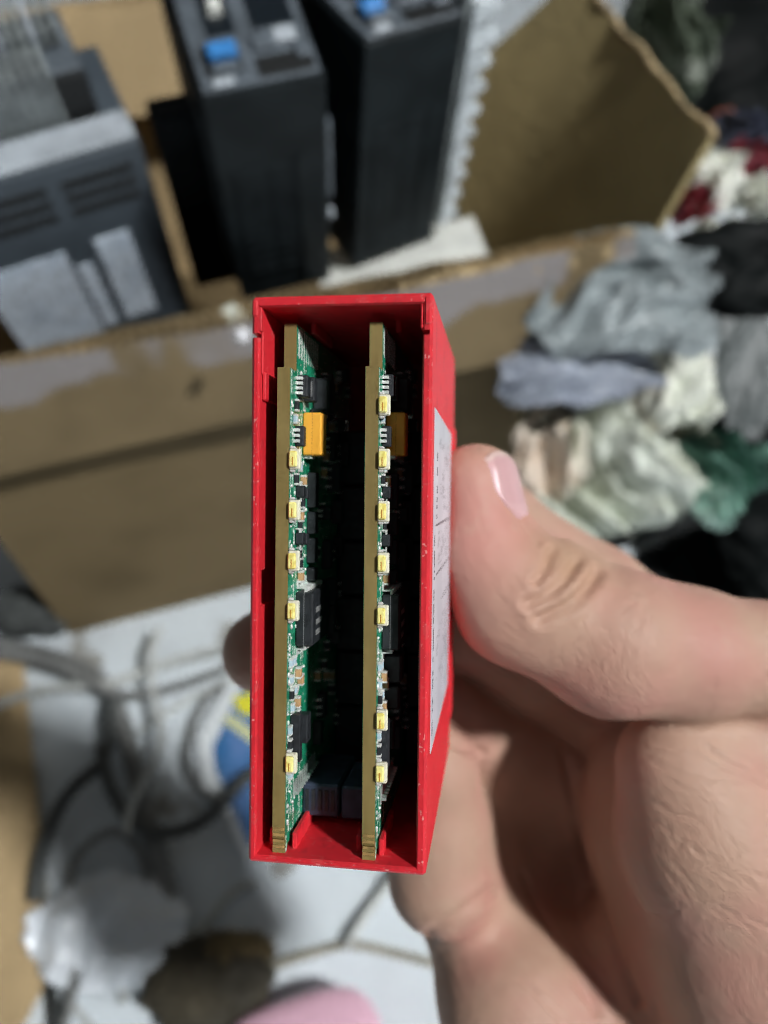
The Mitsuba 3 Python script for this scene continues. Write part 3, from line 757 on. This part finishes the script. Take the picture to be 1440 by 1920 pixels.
def board(xr, which, leds):
    k = name('circuit_board')
    tag(k, which, 'circuit board')
    b = trimesh.creation.extrude_polygon(outline(0), 1.62)
    v = np.array(b.vertices)
    tilt = lambda y: -0.0032 * (y - 0)                       # the boards lean very slightly in their guides

    def place(m):
        v = np.array(m.vertices if hasattr(m, 'vertices') else tm(m).vertices, float)
        f = m.faces if hasattr(m, 'vertices') else tm(m).faces
        v[:, 0] = v[:, 0] + xr + 0.0035 * v[:, 1] * (1 if xr < 0 else -1)
        return case_mesh(trimesh.Trimesh(v, f, process=False))

    def flat(poly, x0, th):
        m = trimesh.creation.extrude_polygon(poly, th)
        v = np.array(m.vertices)
        m.vertices = np.stack([x0 + v[:, 2], v[:, 1], v[:, 0]], 1)
        m.invert()
        return place(m)

    put(k + '__laminate', flat(outline(0), -1.66, 1.62), 'board_laminate')
    put(k + '__solder_mask', flat(outline(0.12), -0.036, 0.036), 'solder_mask')
    put(k + '__solder_mask', flat(outline(0.12), -1.70, 0.036), 'solder_mask')

    def comp(part_name, y0, y1, d0, d1, h, mat, c=0.12, x0=0.0):
        return put(f'{k}__{part_name}', place(mbox(x0, x0 + h, y0, y1, d0, d1, c)), mat)

    def pins(y0, y1, d0, d1, h, n, along, mat='solder'):
        """Gull wing pins along y or d."""
        for i in range(n):
            t = (i + 0.5) / n
            if along == 'd':
                c = d0 + (d1 - d0) * t
                s = 1 if y1 > y0 else -1
                a = mbox(h * 0.45, h * 0.58, min(y0, y0 + s * 0.55), max(y0, y0 + s * 0.55), c - 0.21, c + 0.21) + mbox(0.0, h * 0.58, min(y0 + s * .42, y0 + s * .58), max(y0 + s * .42, y0 + s * .58), c - 0.21, c + 0.21) + mbox(0, 0.16, min(y0 + s * .45, y1), max(y0 + s * .45, y1), c - 0.23, c + 0.23)
            else:
                c = y0 + (y1 - y0) * t
                s = 1 if d1 > d0 else -1
                a = mbox(h * 0.45, h * 0.58, c - 0.19, c + 0.19, min(d0, d0 + s * .5), max(d0, d0 + s * .5)) + mbox(0, h * 0.58, c - 0.19, c + 0.19, min(d0 + s * .38, d0 + s * .52), max(d0 + s * .38, d0 + s * .52)) + mbox(0, 0.16, c - 0.21, c + 0.21, min(d0 + s * .4, d1), max(d0 + s * .4, d1))
            put(k + '__pin', place(a), mat)

    def chip(y0, y1, d0, d1, h, mat='chip_black', ends='solder', axis='y'):
        """A chip resistor or capacitor with tinned ends."""
        kk = comp('chip_component', y0, y1, d0, d1, h, mat, 0.08)
        e = 0.28
        blocks = ((y0 - 0.05, y0 + e, d0 - 0.04, d1 + 0.04), (y1 - e, y1 + 0.05, d0 - 0.04, d1 + 0.04)) if axis == 'y' else ((y0 - 0.04, y1 + 0.04, d0 - 0.05, d0 + e), (y0 - 0.04, y1 + 0.04, d1 - e, d1 + 0.05))
        for q in blocks:
            put(kk + '__end_cap', place(mbox(0, h + 0.04, *q, 0.08)), ends)

    jit = random.Random(int(abs(xr) * 10))
    # side-looking indicator lamps along the front edge
    for y in leds:
        y = y + jit.uniform(-0.06, 0.06)
        base = f'{k}__indicator_lamp'
        kk = put(base, place(mbox(0.0, 1.42, y - 1.28, y + 1.28, 0.75, 1.55, 0.14)), 'lamp_frame')
        put(kk + '__lens', place(mbox(0.06, 1.08, y - 0.98, y + 1.0, 0.28, 0.80, 0.16)), 'lamp_lens')
        put(kk + '__end_cap', place(mbox(0.0, 0.7, y - 1.62, y - 1.22, 0.9, 1.7, 0.15) + mbox(0.0, 0.7, y + 1.22, y + 1.62, 0.9, 1.7, 0.15)), 'solder')
        put(kk + '__die', place(mbox(0.50, 0.66, y - 0.80, y + 0.25, 0.21, 0.30, 0.03)), 'tantalum_stripe')
    # gold fingers near the connector end at the top
    for i in range(9):
        comp('contact_finger', 28.6, 32.4, 5.0 + i * 1.25, 5.0 + i * 1.25 + 0.32, 0.05, 'solder', 0.0)
    # small chips
    comp('chip', 23.6, 26.4, 4.3, 6.2, 1.35, 'chip_black')
    pins(23.75, 26.25, 4.3, 3.5, 1.35, 4, 'y')
    comp('chip', 23.4, 26.6, 7.4, 9.4, 1.5, 'chip_black')
    comp('chip_marking', 24.0, 26.0, 7.33, 7.40, 0.9, 'chip_print', 0.0, 0.35)
    comp('chip', 22.4, 27.2, 12.5, 17.0, 2.4, 'chip_black', 0.3)
    comp('chip', 20.9, 22.8, 11.0, 14.0, 2.0, 'chip_black', 0.2)
    # tantalum capacitor
    comp('tantalum_capacitor', 16.25, 21.9, 7.3, 10.5, 2.55, 'tantalum', 0.18)
    comp('capacitor_seam', 16.2, 21.95, 7.22, 7.4, 0.07, 'tantalum_stripe', 0.0, 1.30)
    comp('capacitor_tab', 15.8, 16.6, 8.1, 9.7, 1.2, 'solder', 0.1)
    comp('chip', 17.2, 19.8, 3.5, 4.75, 1.15, 'chip_black')
    pins(17.5, 19.6, 3.5, 2.9, 1.15, 3, 'y')
    # transistor packages
    for yc in (11.4, 5.3):
        comp('transistor', yc - 0.75, yc + 0.75, 4.2, 5.5, 1.05, 'chip_black')
        comp('transistor', yc - 0.95, yc + 0.55, 6.3, 7.6, 1.05, 'chip_black')
        pins(yc + 0.75, yc + 1.35, 4.2, 5.5, 1.05, 2, 'd')
        pins(yc - 0.75, yc - 1.3, 4.2, 5.5, 1.05, 1, 'd')
    # column of flat chips further in
    for y0, y1 in ((9.2, 14.0), (5.6, 8.6), (1.6, 5.0), (-0.9, 0.9)):
        comp('chip', y0, y1, 10.2, 12.2, 1.2, 'chip_black')
        pins(y0 + 0.15, y1 - 0.15, 12.2, 13.1, 1.2, max(2, int((y1 - y0) / 1.2)), 'y')
    # chip resistors and capacitors, with tinned ends
    r = random.Random(5)
    for (y0, d0, ty) in [(13.0, 3.2, 'b'), (12.8, 6.4, 't'), (8.2, 5.2, 't'), (7.0, 5.4, 'b'), (9.9, 6.6, 'b'), (3.2, 5.2, 'b'), (0.2, 5.6, 't'), (1.9, 5.8, 'b'), (-10.4, 1.7, 'l'), (-10.4, 3.0, 'l'), (-12.6, 1.8, 'l'),
                         (-12.4, 5.0, 't'), (-13.6, 6.2, 't'), (-14.6, 2.2, 'b'), (-14.4, 3.8, 'l'), (-16.2, 4.6, 't'), (-16.4, 2.6, 'l'), (-18.2, 5.6, 'b'), (-19.0, 1.5, 'l'), (-24.8, 1.9, 'l'), (-20.9, 1.6, 'b'), (20.6, 2.4, 'l'), (22.4, 3.0, 'b'), (14.6, 5.0, 'l')]:
        ln = 1.5 if ty != 'l' else 1.2
        chip(y0 - ln / 2, y0 + ln / 2, d0, d0 + 0.85, 0.75 if ty == 't' else 0.5, {'b': 'chip_black', 't': 'ceramic_tan', 'l': 'resistor_blue'}[ty])
    # wide chip with two rows of pins
    comp('large_chip', -8.8, -1.75, 4.7, 15.0, 2.35, 'chip_black', 0.2)
    comp('chip_marking', -7.6, -6.9, 6.5, 9.0, 0.03, 'chip_print', 0.0, 2.34)
    comp('chip_marking', -6.2, -5.5, 6.5, 10.0, 0.03, 'chip_print', 0.0, 2.34)
    comp('chip_marking', -4.6, -3.9, 6.5, 9.6, 0.03, 'chip_print', 0.0, 2.34)
    comp('chip_seam', -8.81, -1.74, 4.66, 15.04, 0.07, 'chip_print', 0.0, 1.12)
    pins(-1.75, -0.1, 4.9, 14.8, 2.3, 8, 'd')
    pins(-8.8, -10.2, 4.9, 14.8, 2.3, 8, 'd')
    # fine pitch chip lower down
    comp('chip', -23.4, -17.3, 2.7, 4.0, 1.35, 'chip_black')
    pins(-23.2, -17.5, 4.0, 4.75, 1.35, 10, 'y')
    comp('chip', -22.0, -18.2, 6.0, 8.0, 1.5, 'chip_black')
    # connector pins, and the dark blocks deep inside
    for i in range(11):
        d = 4.4 + i * 1.15
        put(k + '__connector_pin', place(mbox(0.0, 0.85, -28.3, -27.9, d, d + 0.34, 0.08) + mbox(0.0, 0.22, -28.6, -26.6, d, d + 0.34, 0.06)), 'pin_metal')
    if xr < 0:
        comp('connector', -33.2, -28.7, 9.5, 22.0, 5.2, 'connector_navy', 0.3)
        for i in range(5):
            comp('connector_slot', -32.3, -29.4, 9.30, 9.52, 0.5, 'chip_black', 0.0, 0.5 + i * 0.9)
        comp('connector', -33.4, -28.9, 9.8, 20.0, 3.3, 'connector_navy', 0.3, 5.4)
    else:
        comp('chip', -13.5, -9.8, 6.5, 9.5, 2.4, 'chip_black', 0.25, 0)
        comp('chip', -17.0, -14.0, 6.5, 9.0, 2.2, 'chip_black', 0.25, 0)
    # torn copper pads on the front edge at the foot
    for i in range(4):
        y = -31.4 - i * 0.75
        put(k + '__edge_pad', place(mbox(-1.60, -0.10, y - 0.17, y + 0.17, 0.86, 1.06, 0.06)), 'gold_pad')
    # solder joints beside the chips
    js = []
    for i in range(150):
        y, d = r.uniform(-31, 27), 1.6 + 8.0 * r.random() ** 1.6
        sph = trimesh.creation.icosphere(subdivisions=1, radius=1.0)
        sph.apply_scale([0.10 + 0.16 * r.random(), 0.16 + 0.22 * r.random(), 0.14 + 0.12 * r.random()])
        sph.apply_translation([0.03, y, d])
        js.append(sph)
    kj = put(k + '__solder_joints', place(trimesh.util.concatenate(js)), 'solder', True)
    labels[kj] = {'kind': 'stuff'}
    # deep inside, only glints
    for i in range(64):
        y, d = r.uniform(-27, 29), 14 + 22 * r.random() ** 1.3
        if -10.5 < y < 1.0 and d < 17:
            continue
        kind = r.random()
        if kind < 0.55:
            chip(y, y + 1.5, d, d + 0.9, 0.8, 'ceramic_tan' if kind < 0.2 else 'chip_black')
        else:
            ln, wd_ = r.uniform(1.6, 4.5), r.uniform(1.4, 3.0)
            kc = comp('chip', y, y + ln, d, d + wd_, r.uniform(1.0, 2.2), 'chip_black')
            if kind > 0.8:
                pins(y + 0.2, y + ln - 0.2, d, d - 0.8, 1.2, max(2, int(ln / 1.1)), 'y')
    return k


board(-6.62, 'green circuit board at the left in the red case, with five yellow indicator lamps', [15.5, 9.1, 2.75, -3.55, -22.85])
board(4.72, 'green circuit board at the right in the red case, with seven yellow indicator lamps', [22.15, 15.5, 9.1, 2.75, -3.75, -16.75, -23.3])

# ---------------------------------------------------------------- hand


def hp(u, v, z):
    """Camera millimetres of a point seen at (u, v), z millimetres deep."""
    return np.array([(u - 720) / FPX * z, (960 - v) / FPX * z, z])


def cone(p, a, b, ra, rb):
    """Signed distance to a tapered capsule."""
    ba = b - a
    l2 = ba @ ba
    h = np.clip((p - a) @ ba / l2, 0, 1)
    # slant-corrected radius keeps the surface smooth where a chain's cones meet
    return np.linalg.norm(p - a - h[:, None] * ba, axis=1) - (ra + (rb - ra) * h)


def smin(a, b, k):
    h = np.maximum(k - np.abs(a - b), 0) / k
    return np.minimum(a, b) - h * h * k * 0.25


def chain(p, pts, k=3.0):
    d = None
    for (a, ra), (b, rb) in zip(pts[:-1], pts[1:]):
        e = cone(p, a, b, ra, rb)
        d = e if d is None else smin(d, e, k)
    return d


THA = unit([-0.08, 0.99, 0.02])                        # along the thumb's last joint, towards the tip
THN = unit([0.86, 0.06, -0.58])                        # the nail looks this way
THN = unit(THN - THA * (THN @ THA))
THW = np.cross(THA, THN)
off = THW * 3.0
th_tip = hp(895, 902, 138)
th_mid = hp(914, 1035, 138)
th_ip = hp(975, 1122, 138)
THUMB_SIDES = [[(th_tip + s * off, 5.3), (th_mid + s * off, 6.5), (th_ip + s * off * 0.8, 8.8)] for s in (-1, 1)]
THUMB_ROOT = [(th_ip, 10.4), (hp(1150, 1204, 138), 12.2), (hp(1290, 1224, 140), 10.8), (hp(1440, 1236, 142), 9.3), (hp(1640, 1300, 148), 14.0)]
FINGERS = [
    [(hp(1320, 1235, 184), 11.0), (hp(1118, 1104, 178), 9.6), (hp(930, 978, 172), 8.8), (hp(740, 890, 163), 8.0), (hp(620, 860, 159), 7.2)],
    [(hp(1180, 1330, 192), 11.0), (hp(1000, 1250, 180), 9.8), (hp(870, 1175, 170), 8.9), (hp(680, 1085, 161), 8.4), (hp(570, 1060, 158), 7.4)],
    [(hp(1060, 1480, 196), 11.0), (hp(930, 1400, 184), 9.6), (hp(800, 1320, 171), 8.8), (hp(640, 1250, 160), 8.4), (hp(495, 1222, 153), 8.2)],
    [(hp(826, 1650, 168), 11.3), (hp(812, 1540, 168), 11.0), (hp(806, 1440, 165), 9.6), (hp(745, 1350, 162), 8.2), (hp(640, 1330, 160), 7.4)],
]
PALM = [
    [(hp(1290, 1225, 190), 12.0), (hp(1500, 1560, 196), 20.0), (hp(1640, 2100, 190), 26.0)],
    [(hp(1180, 1360, 202), 12.0), (hp(1320, 1700, 204), 15.0), (hp(1480, 2150, 192), 22.0)],
    [(hp(1060, 1500, 204), 12.0), (hp(1180, 1750, 203), 14.0), (hp(1330, 2150, 190), 23.0)],
    [(hp(880, 1715, 185), 11.0), (hp(965, 1880, 172), 15.5), (hp(1105, 2130, 172), 21.0)],
    [(hp(985, 1770, 186), 12.0), (hp(1120, 1930, 175), 16.0), (hp(1250, 2130, 171), 22.0)],
    [(hp(960, 1600, 202), 11.0), (hp(1090, 1850, 196), 14.0), (hp(1200, 2120, 186), 22.0)],
    [(hp(1000, 1550, 200), 11.0), (hp(850, 1630, 182), 11.0), (hp(880, 1500, 186), 10.0), (hp(980, 1440, 194), 10.0)],
    [(hp(860, 1270, 186), 9.0), (hp(1000, 1330, 196), 10.0), (hp(1150, 1400, 204), 11.0)],
]
THENAR = [(hp(1270, 1435, 145), 11.2), (hp(1322, 1570, 147), 14.0), (hp(1400, 1770, 153), 17.0), (hp(1500, 2140, 164), 22.0)]
THENAR4 = [(hp(1195, 1450, 171), 10.0), (hp(1215, 1560, 172), 12.0), (hp(1280, 1760, 174), 15.0), (hp(1400, 2140, 178), 20.0)]
THENAR5 = [(hp(1350, 1398, 146), 8.8), (hp(1580, 1375, 148), 10.0)]
THENAR2 = [(hp(1640, 1400, 158), 18.0), (hp(1530, 1600, 156), 20.0), (hp(1600, 2100, 164), 28.0)]
THENAR3 = [(hp(1400, 1450, 166), 14.0), (hp(1460, 1650, 170), 18.0), (hp(1500, 2100, 172), 24.0)]


def hand_sdf(p):
    t = smin(chain(p, THUMB_SIDES[0], 4), chain(p, THUMB_SIDES[1], 4), 8.0)
    t = smin(t, chain(p, THUMB_ROOT, 6), 7.0)
    # loose skin folded over the bent-back joint
    for (a, b, ra) in ((hp(1058, 1050, 137), hp(1016, 1096, 131.2), 3.7), (hp(1095, 1072, 137), hp(1052, 1118, 129.8), 3.9)):
        t = smin(t, cone(p, a, b, ra, ra), 1.4)
    palm = None
    for c in PALM:
        e = chain(p, c, 8)
        palm = e if palm is None else smin(palm, e, 10.0)
    palm = smin(palm, smin(smin(chain(p, THENAR, 10), chain(p, THENAR2, 10), 14), chain(p, THENAR3, 10), 8), 11.0)
    palm = smin(palm, chain(p, THENAR4, 10), 13.0)
    palm = smin(palm, chain(p, THENAR5, 10), 6.0)
    fing = None
    for c in FINGERS:
        e = chain(p, c, 4)
        fing = e if fing is None else smin(fing, e, 1.2)
    palm = smin(palm, fing, 7.0)
    return smin(palm, t, 3.8)


def surface_nets(sdf, lo, hi, h, coarse=5):
    """The zero surface of sdf as a mesh: evaluated finely only near the surface."""
    n = np.ceil((hi - lo) / (h * coarse)).astype(int) * coarse
    gx = [lo[i] + h * np.arange(n[i] + 1) for i in range(3)]
    cg = np.stack(np.meshgrid(*[g[::coarse] for g in gx], indexing='ij'), -1)
    cd = sdf(cg.reshape(-1, 3)).reshape(cg.shape[:3])
    from scipy.ndimage import zoom
    full = zoom(cd, [(n[i] + 1) / (cd.shape[i]) for i in range(3)], order=1, grid_mode=False, mode='nearest')
    mask = np.abs(full) < h * coarse * 1.1 + 1.0
    idx = np.argwhere(mask)
    pts = lo + idx * h
    vals = np.concatenate([sdf(pts[i:i + 300000]) for i in range(0, len(pts), 300000)])
    full[mask] = vals
    s = full < 0
    c = s[:-1, :-1, :-1].astype(np.int8)
    tot = sum(s[i:s.shape[0] - 1 + i, j:s.shape[1] - 1 + j, k:s.shape[2] - 1 + k].astype(np.int8) for i in (0, 1) for j in (0, 1) for k in (0, 1))
    cells = np.argwhere((tot > 0) & (tot < 8))
    ids = -np.ones(c.shape, int)
    ids[tuple(cells.T)] = np.arange(len(cells))
    acc, cnt = np.zeros((len(cells), 3)), np.zeros(len(cells))
    corners = [(i, j, k) for i in (0, 1) for j in (0, 1) for k in (0, 1)]
    for a in corners:
        for ax in range(3):
            if a[ax]:
                continue
            b = list(a)
            b[ax] = 1
            va = full[tuple((cells + a).T)]
            vb = full[tuple((cells + b).T)]
            x = (va < 0) != (vb < 0)
            t = va / np.where(x, va - vb, 1)
            q = np.array(a, float) + np.outer(t, np.array(b) - np.array(a))
            acc[x] += q[x]
            cnt[x] += 1
    v = lo + h * (cells + acc / cnt[:, None])
    faces = []
    for ax in range(3):
        o = [0, 0, 0]
        o[ax] = 1
        sh = s.shape
        a = s[:sh[0] - o[0], :sh[1] - o[1], :sh[2] - o[2]]
        b = s[o[0]:, o[1]:, o[2]:]
        e = np.argwhere(a != b)
        u, w = [i for i in range(3) if i != ax]
        e = e[(e[:, u] > 0) & (e[:, w] > 0) & (e[:, u] < c.shape[u]) & (e[:, w] < c.shape[w]) & (e[:, ax] < c.shape[ax])]
        du, dw = np.zeros(3, int), np.zeros(3, int)
        du[u], dw[w] = 1, 1
        q = np.stack([ids[tuple((e - du - dw).T)], ids[tuple((e - dw).T)], ids[tuple(e.T)], ids[tuple((e - du).T)]], 1)
        flip = s[tuple(e.T)] == (ax == 1)
        q[flip] = q[flip][:, ::-1]
        faces.append(q)
    q = np.vstack(faces)
    q = q[(q >= 0).all(1)]
    return trimesh.Trimesh(v, np.vstack([q[:, [0, 1, 2]], q[:, [0, 2, 3]]]), process=False)


hand = surface_nets(hand_sdf, np.array([-45.0, -150.0, 112.0]), np.array([150.0, 45.0, 228.0]), 0.62)
trimesh.smoothing.filter_taubin(hand, iterations=12)
hv = np.array(hand.vertices)
hn = np.array(hand.vertex_normals)
if ((hv - hv.mean(0)) * hn).sum() < 0:
    hand.invert()
    hn = -hn
hu = np.stack([720 + FPX * hv[:, 0] / hv[:, 2], 960 - FPX * hv[:, 1] / hv[:, 2]], 1)


def to_line(p, pts):
    d = np.full(len(p), 1e9)
    pts = np.asarray(pts, float)
    for a, b in zip(pts[:-1], pts[1:]):
        t = np.clip(((p - a) @ (b - a)) / ((b - a) @ (b - a)), 0, 1)
        d = np.minimum(d, np.linalg.norm(p - a - t[:, None] * (b - a), axis=1))
    return d


# creases: (path on the skin, half width in px, depth in mm, depth range of the skin that carries it)
CREASES = [
    ([(1078, 1056), (1062, 1085), (1030, 1115), (990, 1132)], 10, 1.0, (115, 142)),
    ([(1116, 1078), (1100, 1104), (1066, 1134), (1010, 1160)], 11, 1.1, (115, 142)),
    ([(1032, 1036), (1024, 1064), (1004, 1092)], 8, 0.8, (115, 142)),
    ([(968, 962), (985, 990), (1010, 1020)], 5, 0.35, (115, 140)),
    ([(770, 1775), (830, 1735), (880, 1700), (925, 1668)], 10, 0.8, (140, 190)),
    ([(1060, 1420), (1090, 1560), (1130, 1720), (1200, 1880)], 9, 1.0, (150, 215)),
    ([(980, 1640), (1040, 1760), (1120, 1900)], 7, 0.6, (150, 215)),
    ([(840, 1390), (870, 1405), (905, 1410)], 7, 0.7, (140, 190)),
]
cr = random.Random(19)
for _ in range(34):
    u, v = cr.uniform(1165, 1420), cr.uniform(1375, 1720)
    sl, ln = cr.uniform(0.12, 0.55), cr.uniform(35, 120)
    path = [(u + ln * t, v + ln * t * sl + cr.uniform(-7, 7)) for t in (0, 0.3, 0.6, 1.0)]
    CREASES.append((path, cr.uniform(3.5, 6.0), cr.uniform(0.05, 0.19), (115, 178)))
for _ in range(10):
    u, v = cr.uniform(900, 1120), cr.uniform(1740, 1900)
    ln = cr.uniform(50, 130)
    CREASES.append(([(u + ln * t * 0.7, v + ln * t * 0.7 + cr.uniform(-6, 6)) for t in (0, 0.3, 0.6, 1.0)], cr.uniform(4, 6), cr.uniform(0.05, 0.14), (145, 200)))
for _ in range(12):
    u, v = cr.uniform(1010, 1400), cr.uniform(1100, 1290)
    ln = cr.uniform(30, 80)
    CREASES.append(([(u - ln * t * 0.3, v + ln * t + cr.uniform(-5, 5)) for t in (0, 0.5, 1.0)], cr.uniform(4, 6), cr.uniform(0.02, 0.07), (115, 150)))
disp = np.zeros(len(hv))
facing = np.clip(-(hn * hv / np.linalg.norm(hv, axis=1, keepdims=True)).sum(1), 0, 1) > 0.05
for pts, w, a, (z0, z1) in CREASES:
    d = to_line(hu, pts)
    ok = facing & (hv[:, 2] > z0) & (hv[:, 2] < z1)
    disp -= np.where(ok, a * np.exp(-(d / w) ** 2) - 0.25 * a * np.exp(-((d - 2.2 * w) / w) ** 2), 0)
disp += 0.35 * (meshkit.fbm(hv * 0.12, 3, 4) - 0.5) * 2 * 0.5
hv = hv + hn * disp[:, None]

# skin tones that belong to the skin: rosier finger ends and pads, paler stretched skin, blotches
blot = meshkit.fbm(hv * 0.055 + 3, 4, 11)
fine = meshkit.fbm(hv * 0.35, 3, 12)
base = np.array([0.415, 0.262, 0.192])
rosy = np.array([0.440, 0.222, 0.178])
pale = np.array([0.462, 0.325, 0.242])
k1 = np.clip((blot - 0.45) * 3.2, 0, 1)[:, None]
col = base * (1 - k1) + rosy * k1
tipd = np.linalg.norm(hv - hp(880, 1010, 132), axis=1)
k2 = np.exp(-(tipd / 13.0) ** 2)[:, None] * 0.75
col = col * (1 - k2) + np.array([0.485, 0.205, 0.175]) * k2
k3 = np.clip((fine - 0.55) * 2.0, 0, 1)[:, None] * 0.5
col = col * (1 - k3) + pale * k3
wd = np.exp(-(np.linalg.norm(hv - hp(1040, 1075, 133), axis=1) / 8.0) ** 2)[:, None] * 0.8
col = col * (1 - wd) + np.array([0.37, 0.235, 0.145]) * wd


def skin_bump(p, n, uv):
    q = [p[i] * 1000.0 for i in range(3)]
    warp = mikit.noise(q[0] * 0.12, q[1] * 0.12, q[2] * 0.12) * 6.0
    a = q[0] * 0.75 + q[1] * 0.55 + warp
    b = -q[0] * 0.55 + q[1] * 0.62 + q[2] * 0.55
    lines = 1.0 - dr.abs(mikit.noise(a * 1.9, b * 0.35, q[2] * 0.3) - 0.5) * 2.0
    lines2 = 1.0 - dr.abs(mikit.noise(a * 0.45 + 7, b * 1.7, q[2] * 0.35) - 0.5) * 2.0
    furrow = -1.1 * mikit.smoothstep(0.82, 1.0, lines) - 0.9 * mikit.smoothstep(0.84, 1.0, lines2)
    big = -2.4 * mikit.smoothstep(0.955, 1.0, 1.0 - dr.abs(mikit.noise(a * 0.12 + 3, b * 0.42, q[2] * 0.1) - 0.5) * 2.0)
    soft = mikit.noise(a * 2.3, b * 0.5, q[2] * 0.4) + mikit.noise(a * 0.6 + 7, b * 2.4, q[2] * 0.5)
    return 0.30 * furrow + 0.12 * big + 0.8 * soft + 1.0 * mikit.fbm(q[0] * 2.0, q[1] * 2.0, q[2] * 2.0, 3)


scene['m_skin'] = dict(type='twosided', bsdf=dict(type='bumpmap', arbitrary=P(skin_bump, eps=1.2e-4), scale=1.25e-4,
                     bsdf=dict(type='principled', base_color={'type': 'mesh_attribute', 'name': 'vertex_color'}, roughness=0.55, specular=0.32, sheen=0.2)))


def cam_world(v):
    return np.asarray(v) @ CAMM.T * 1e-3


put('person', trimesh.Trimesh(cam_world(hv), hand.faces[:, ::-1], process=False), 'skin', True, color=np.clip(col, 0, 1))
tag('person', 'bare hand holding the red case, thumb along its right wall, fingers behind', 'person')

# thumb nail: laid on the skin, its sides and root sunk under the fold
nc = th_tip - THA * 1.4 + THW * 0.0
ns, nt = np.meshgrid(np.linspace(-1, 1, 29), np.linspace(-1, 1, 33), indexing='ij')
half = 5.6 * (1 - 0.10 * np.clip(-nt, 0, 1) ** 2)
root = np.where(nt < 0, 0.88 * np.abs(ns) ** 2.6, 0)
tipc = np.where(nt > 0, 0.30 * np.abs(ns) ** 2.4, 0)
nl = nt + (root * np.clip(-nt, 0, 1) - tipc * np.clip(nt, 0, 1))
start = nc + (ns * half)[..., None] * THW + (nl * 6.2)[..., None] * THA + THN * 12.0
pt = start.reshape(-1, 3)
for _ in range(60):
    pt = pt - THN * (np.clip(hand_sdf(pt), -0.5, 2.0) * 0.6)[:, None]
lift = (0.42 - 0.75 * np.clip(np.abs(ns) - 0.80, 0, 1) / 0.2 - 0.7 * np.clip(-nt - 0.80, 0, 1) / 0.2).reshape(-1)
pt = pt + THN * lift[:, None]
nw = lambda q: cam_world(q)
tn = sheet(lambda u, v: pt, 29, 33)
tb = tn.copy()
tb.vertices = tb.vertices - THN * 0.5
tb.invert()
idx = np.arange(29 * 33).reshape(29, 33)
loop = np.r_[idx[:, 0], idx[-1, 1:], idx[-2::-1, -1], idx[0, -2:0:-1]]
nx = np.roll(loop, -1)
N = 29 * 33
nail = trimesh.Trimesh(cam_world(np.vstack([tn.vertices, tb.vertices])), np.vstack([tn.faces, tb.faces + N, np.stack([loop, loop + N, nx + N], 1), np.stack([loop, nx + N, nx], 1)]), process=False)
nail.fix_normals()
bsdf('nail', {'type': 'mesh_attribute', 'name': 'vertex_color'}, rough=0.34, spec=0.4)
tt = np.clip(nt.reshape(-1), -1, 1)
free = np.clip((tt - 0.80) / 0.12, 0, 1)[:, None]
moon = np.clip((-0.62 - tt + 0.25 * (1 - ns.reshape(-1) ** 2) - 0.1) / 0.12, 0, 1)[:, None] * 0.6
ncol = np.array([0.52, 0.310, 0.315]) * (1 - 0.08 * meshkit.noise(np.stack([ns.reshape(-1) * 9, tt * 0.6, tt * 0], -1), 3))[:, None]
ncol = ncol * (1 - free) + np.array([0.58, 0.44, 0.40]) * free
ncol = ncol * (1 - 0.35 * moon) + np.array([0.60, 0.42, 0.41]) * 0.35 * moon
put('person__thumb_nail', nail, 'nail', True, color=np.vstack([ncol, ncol]))
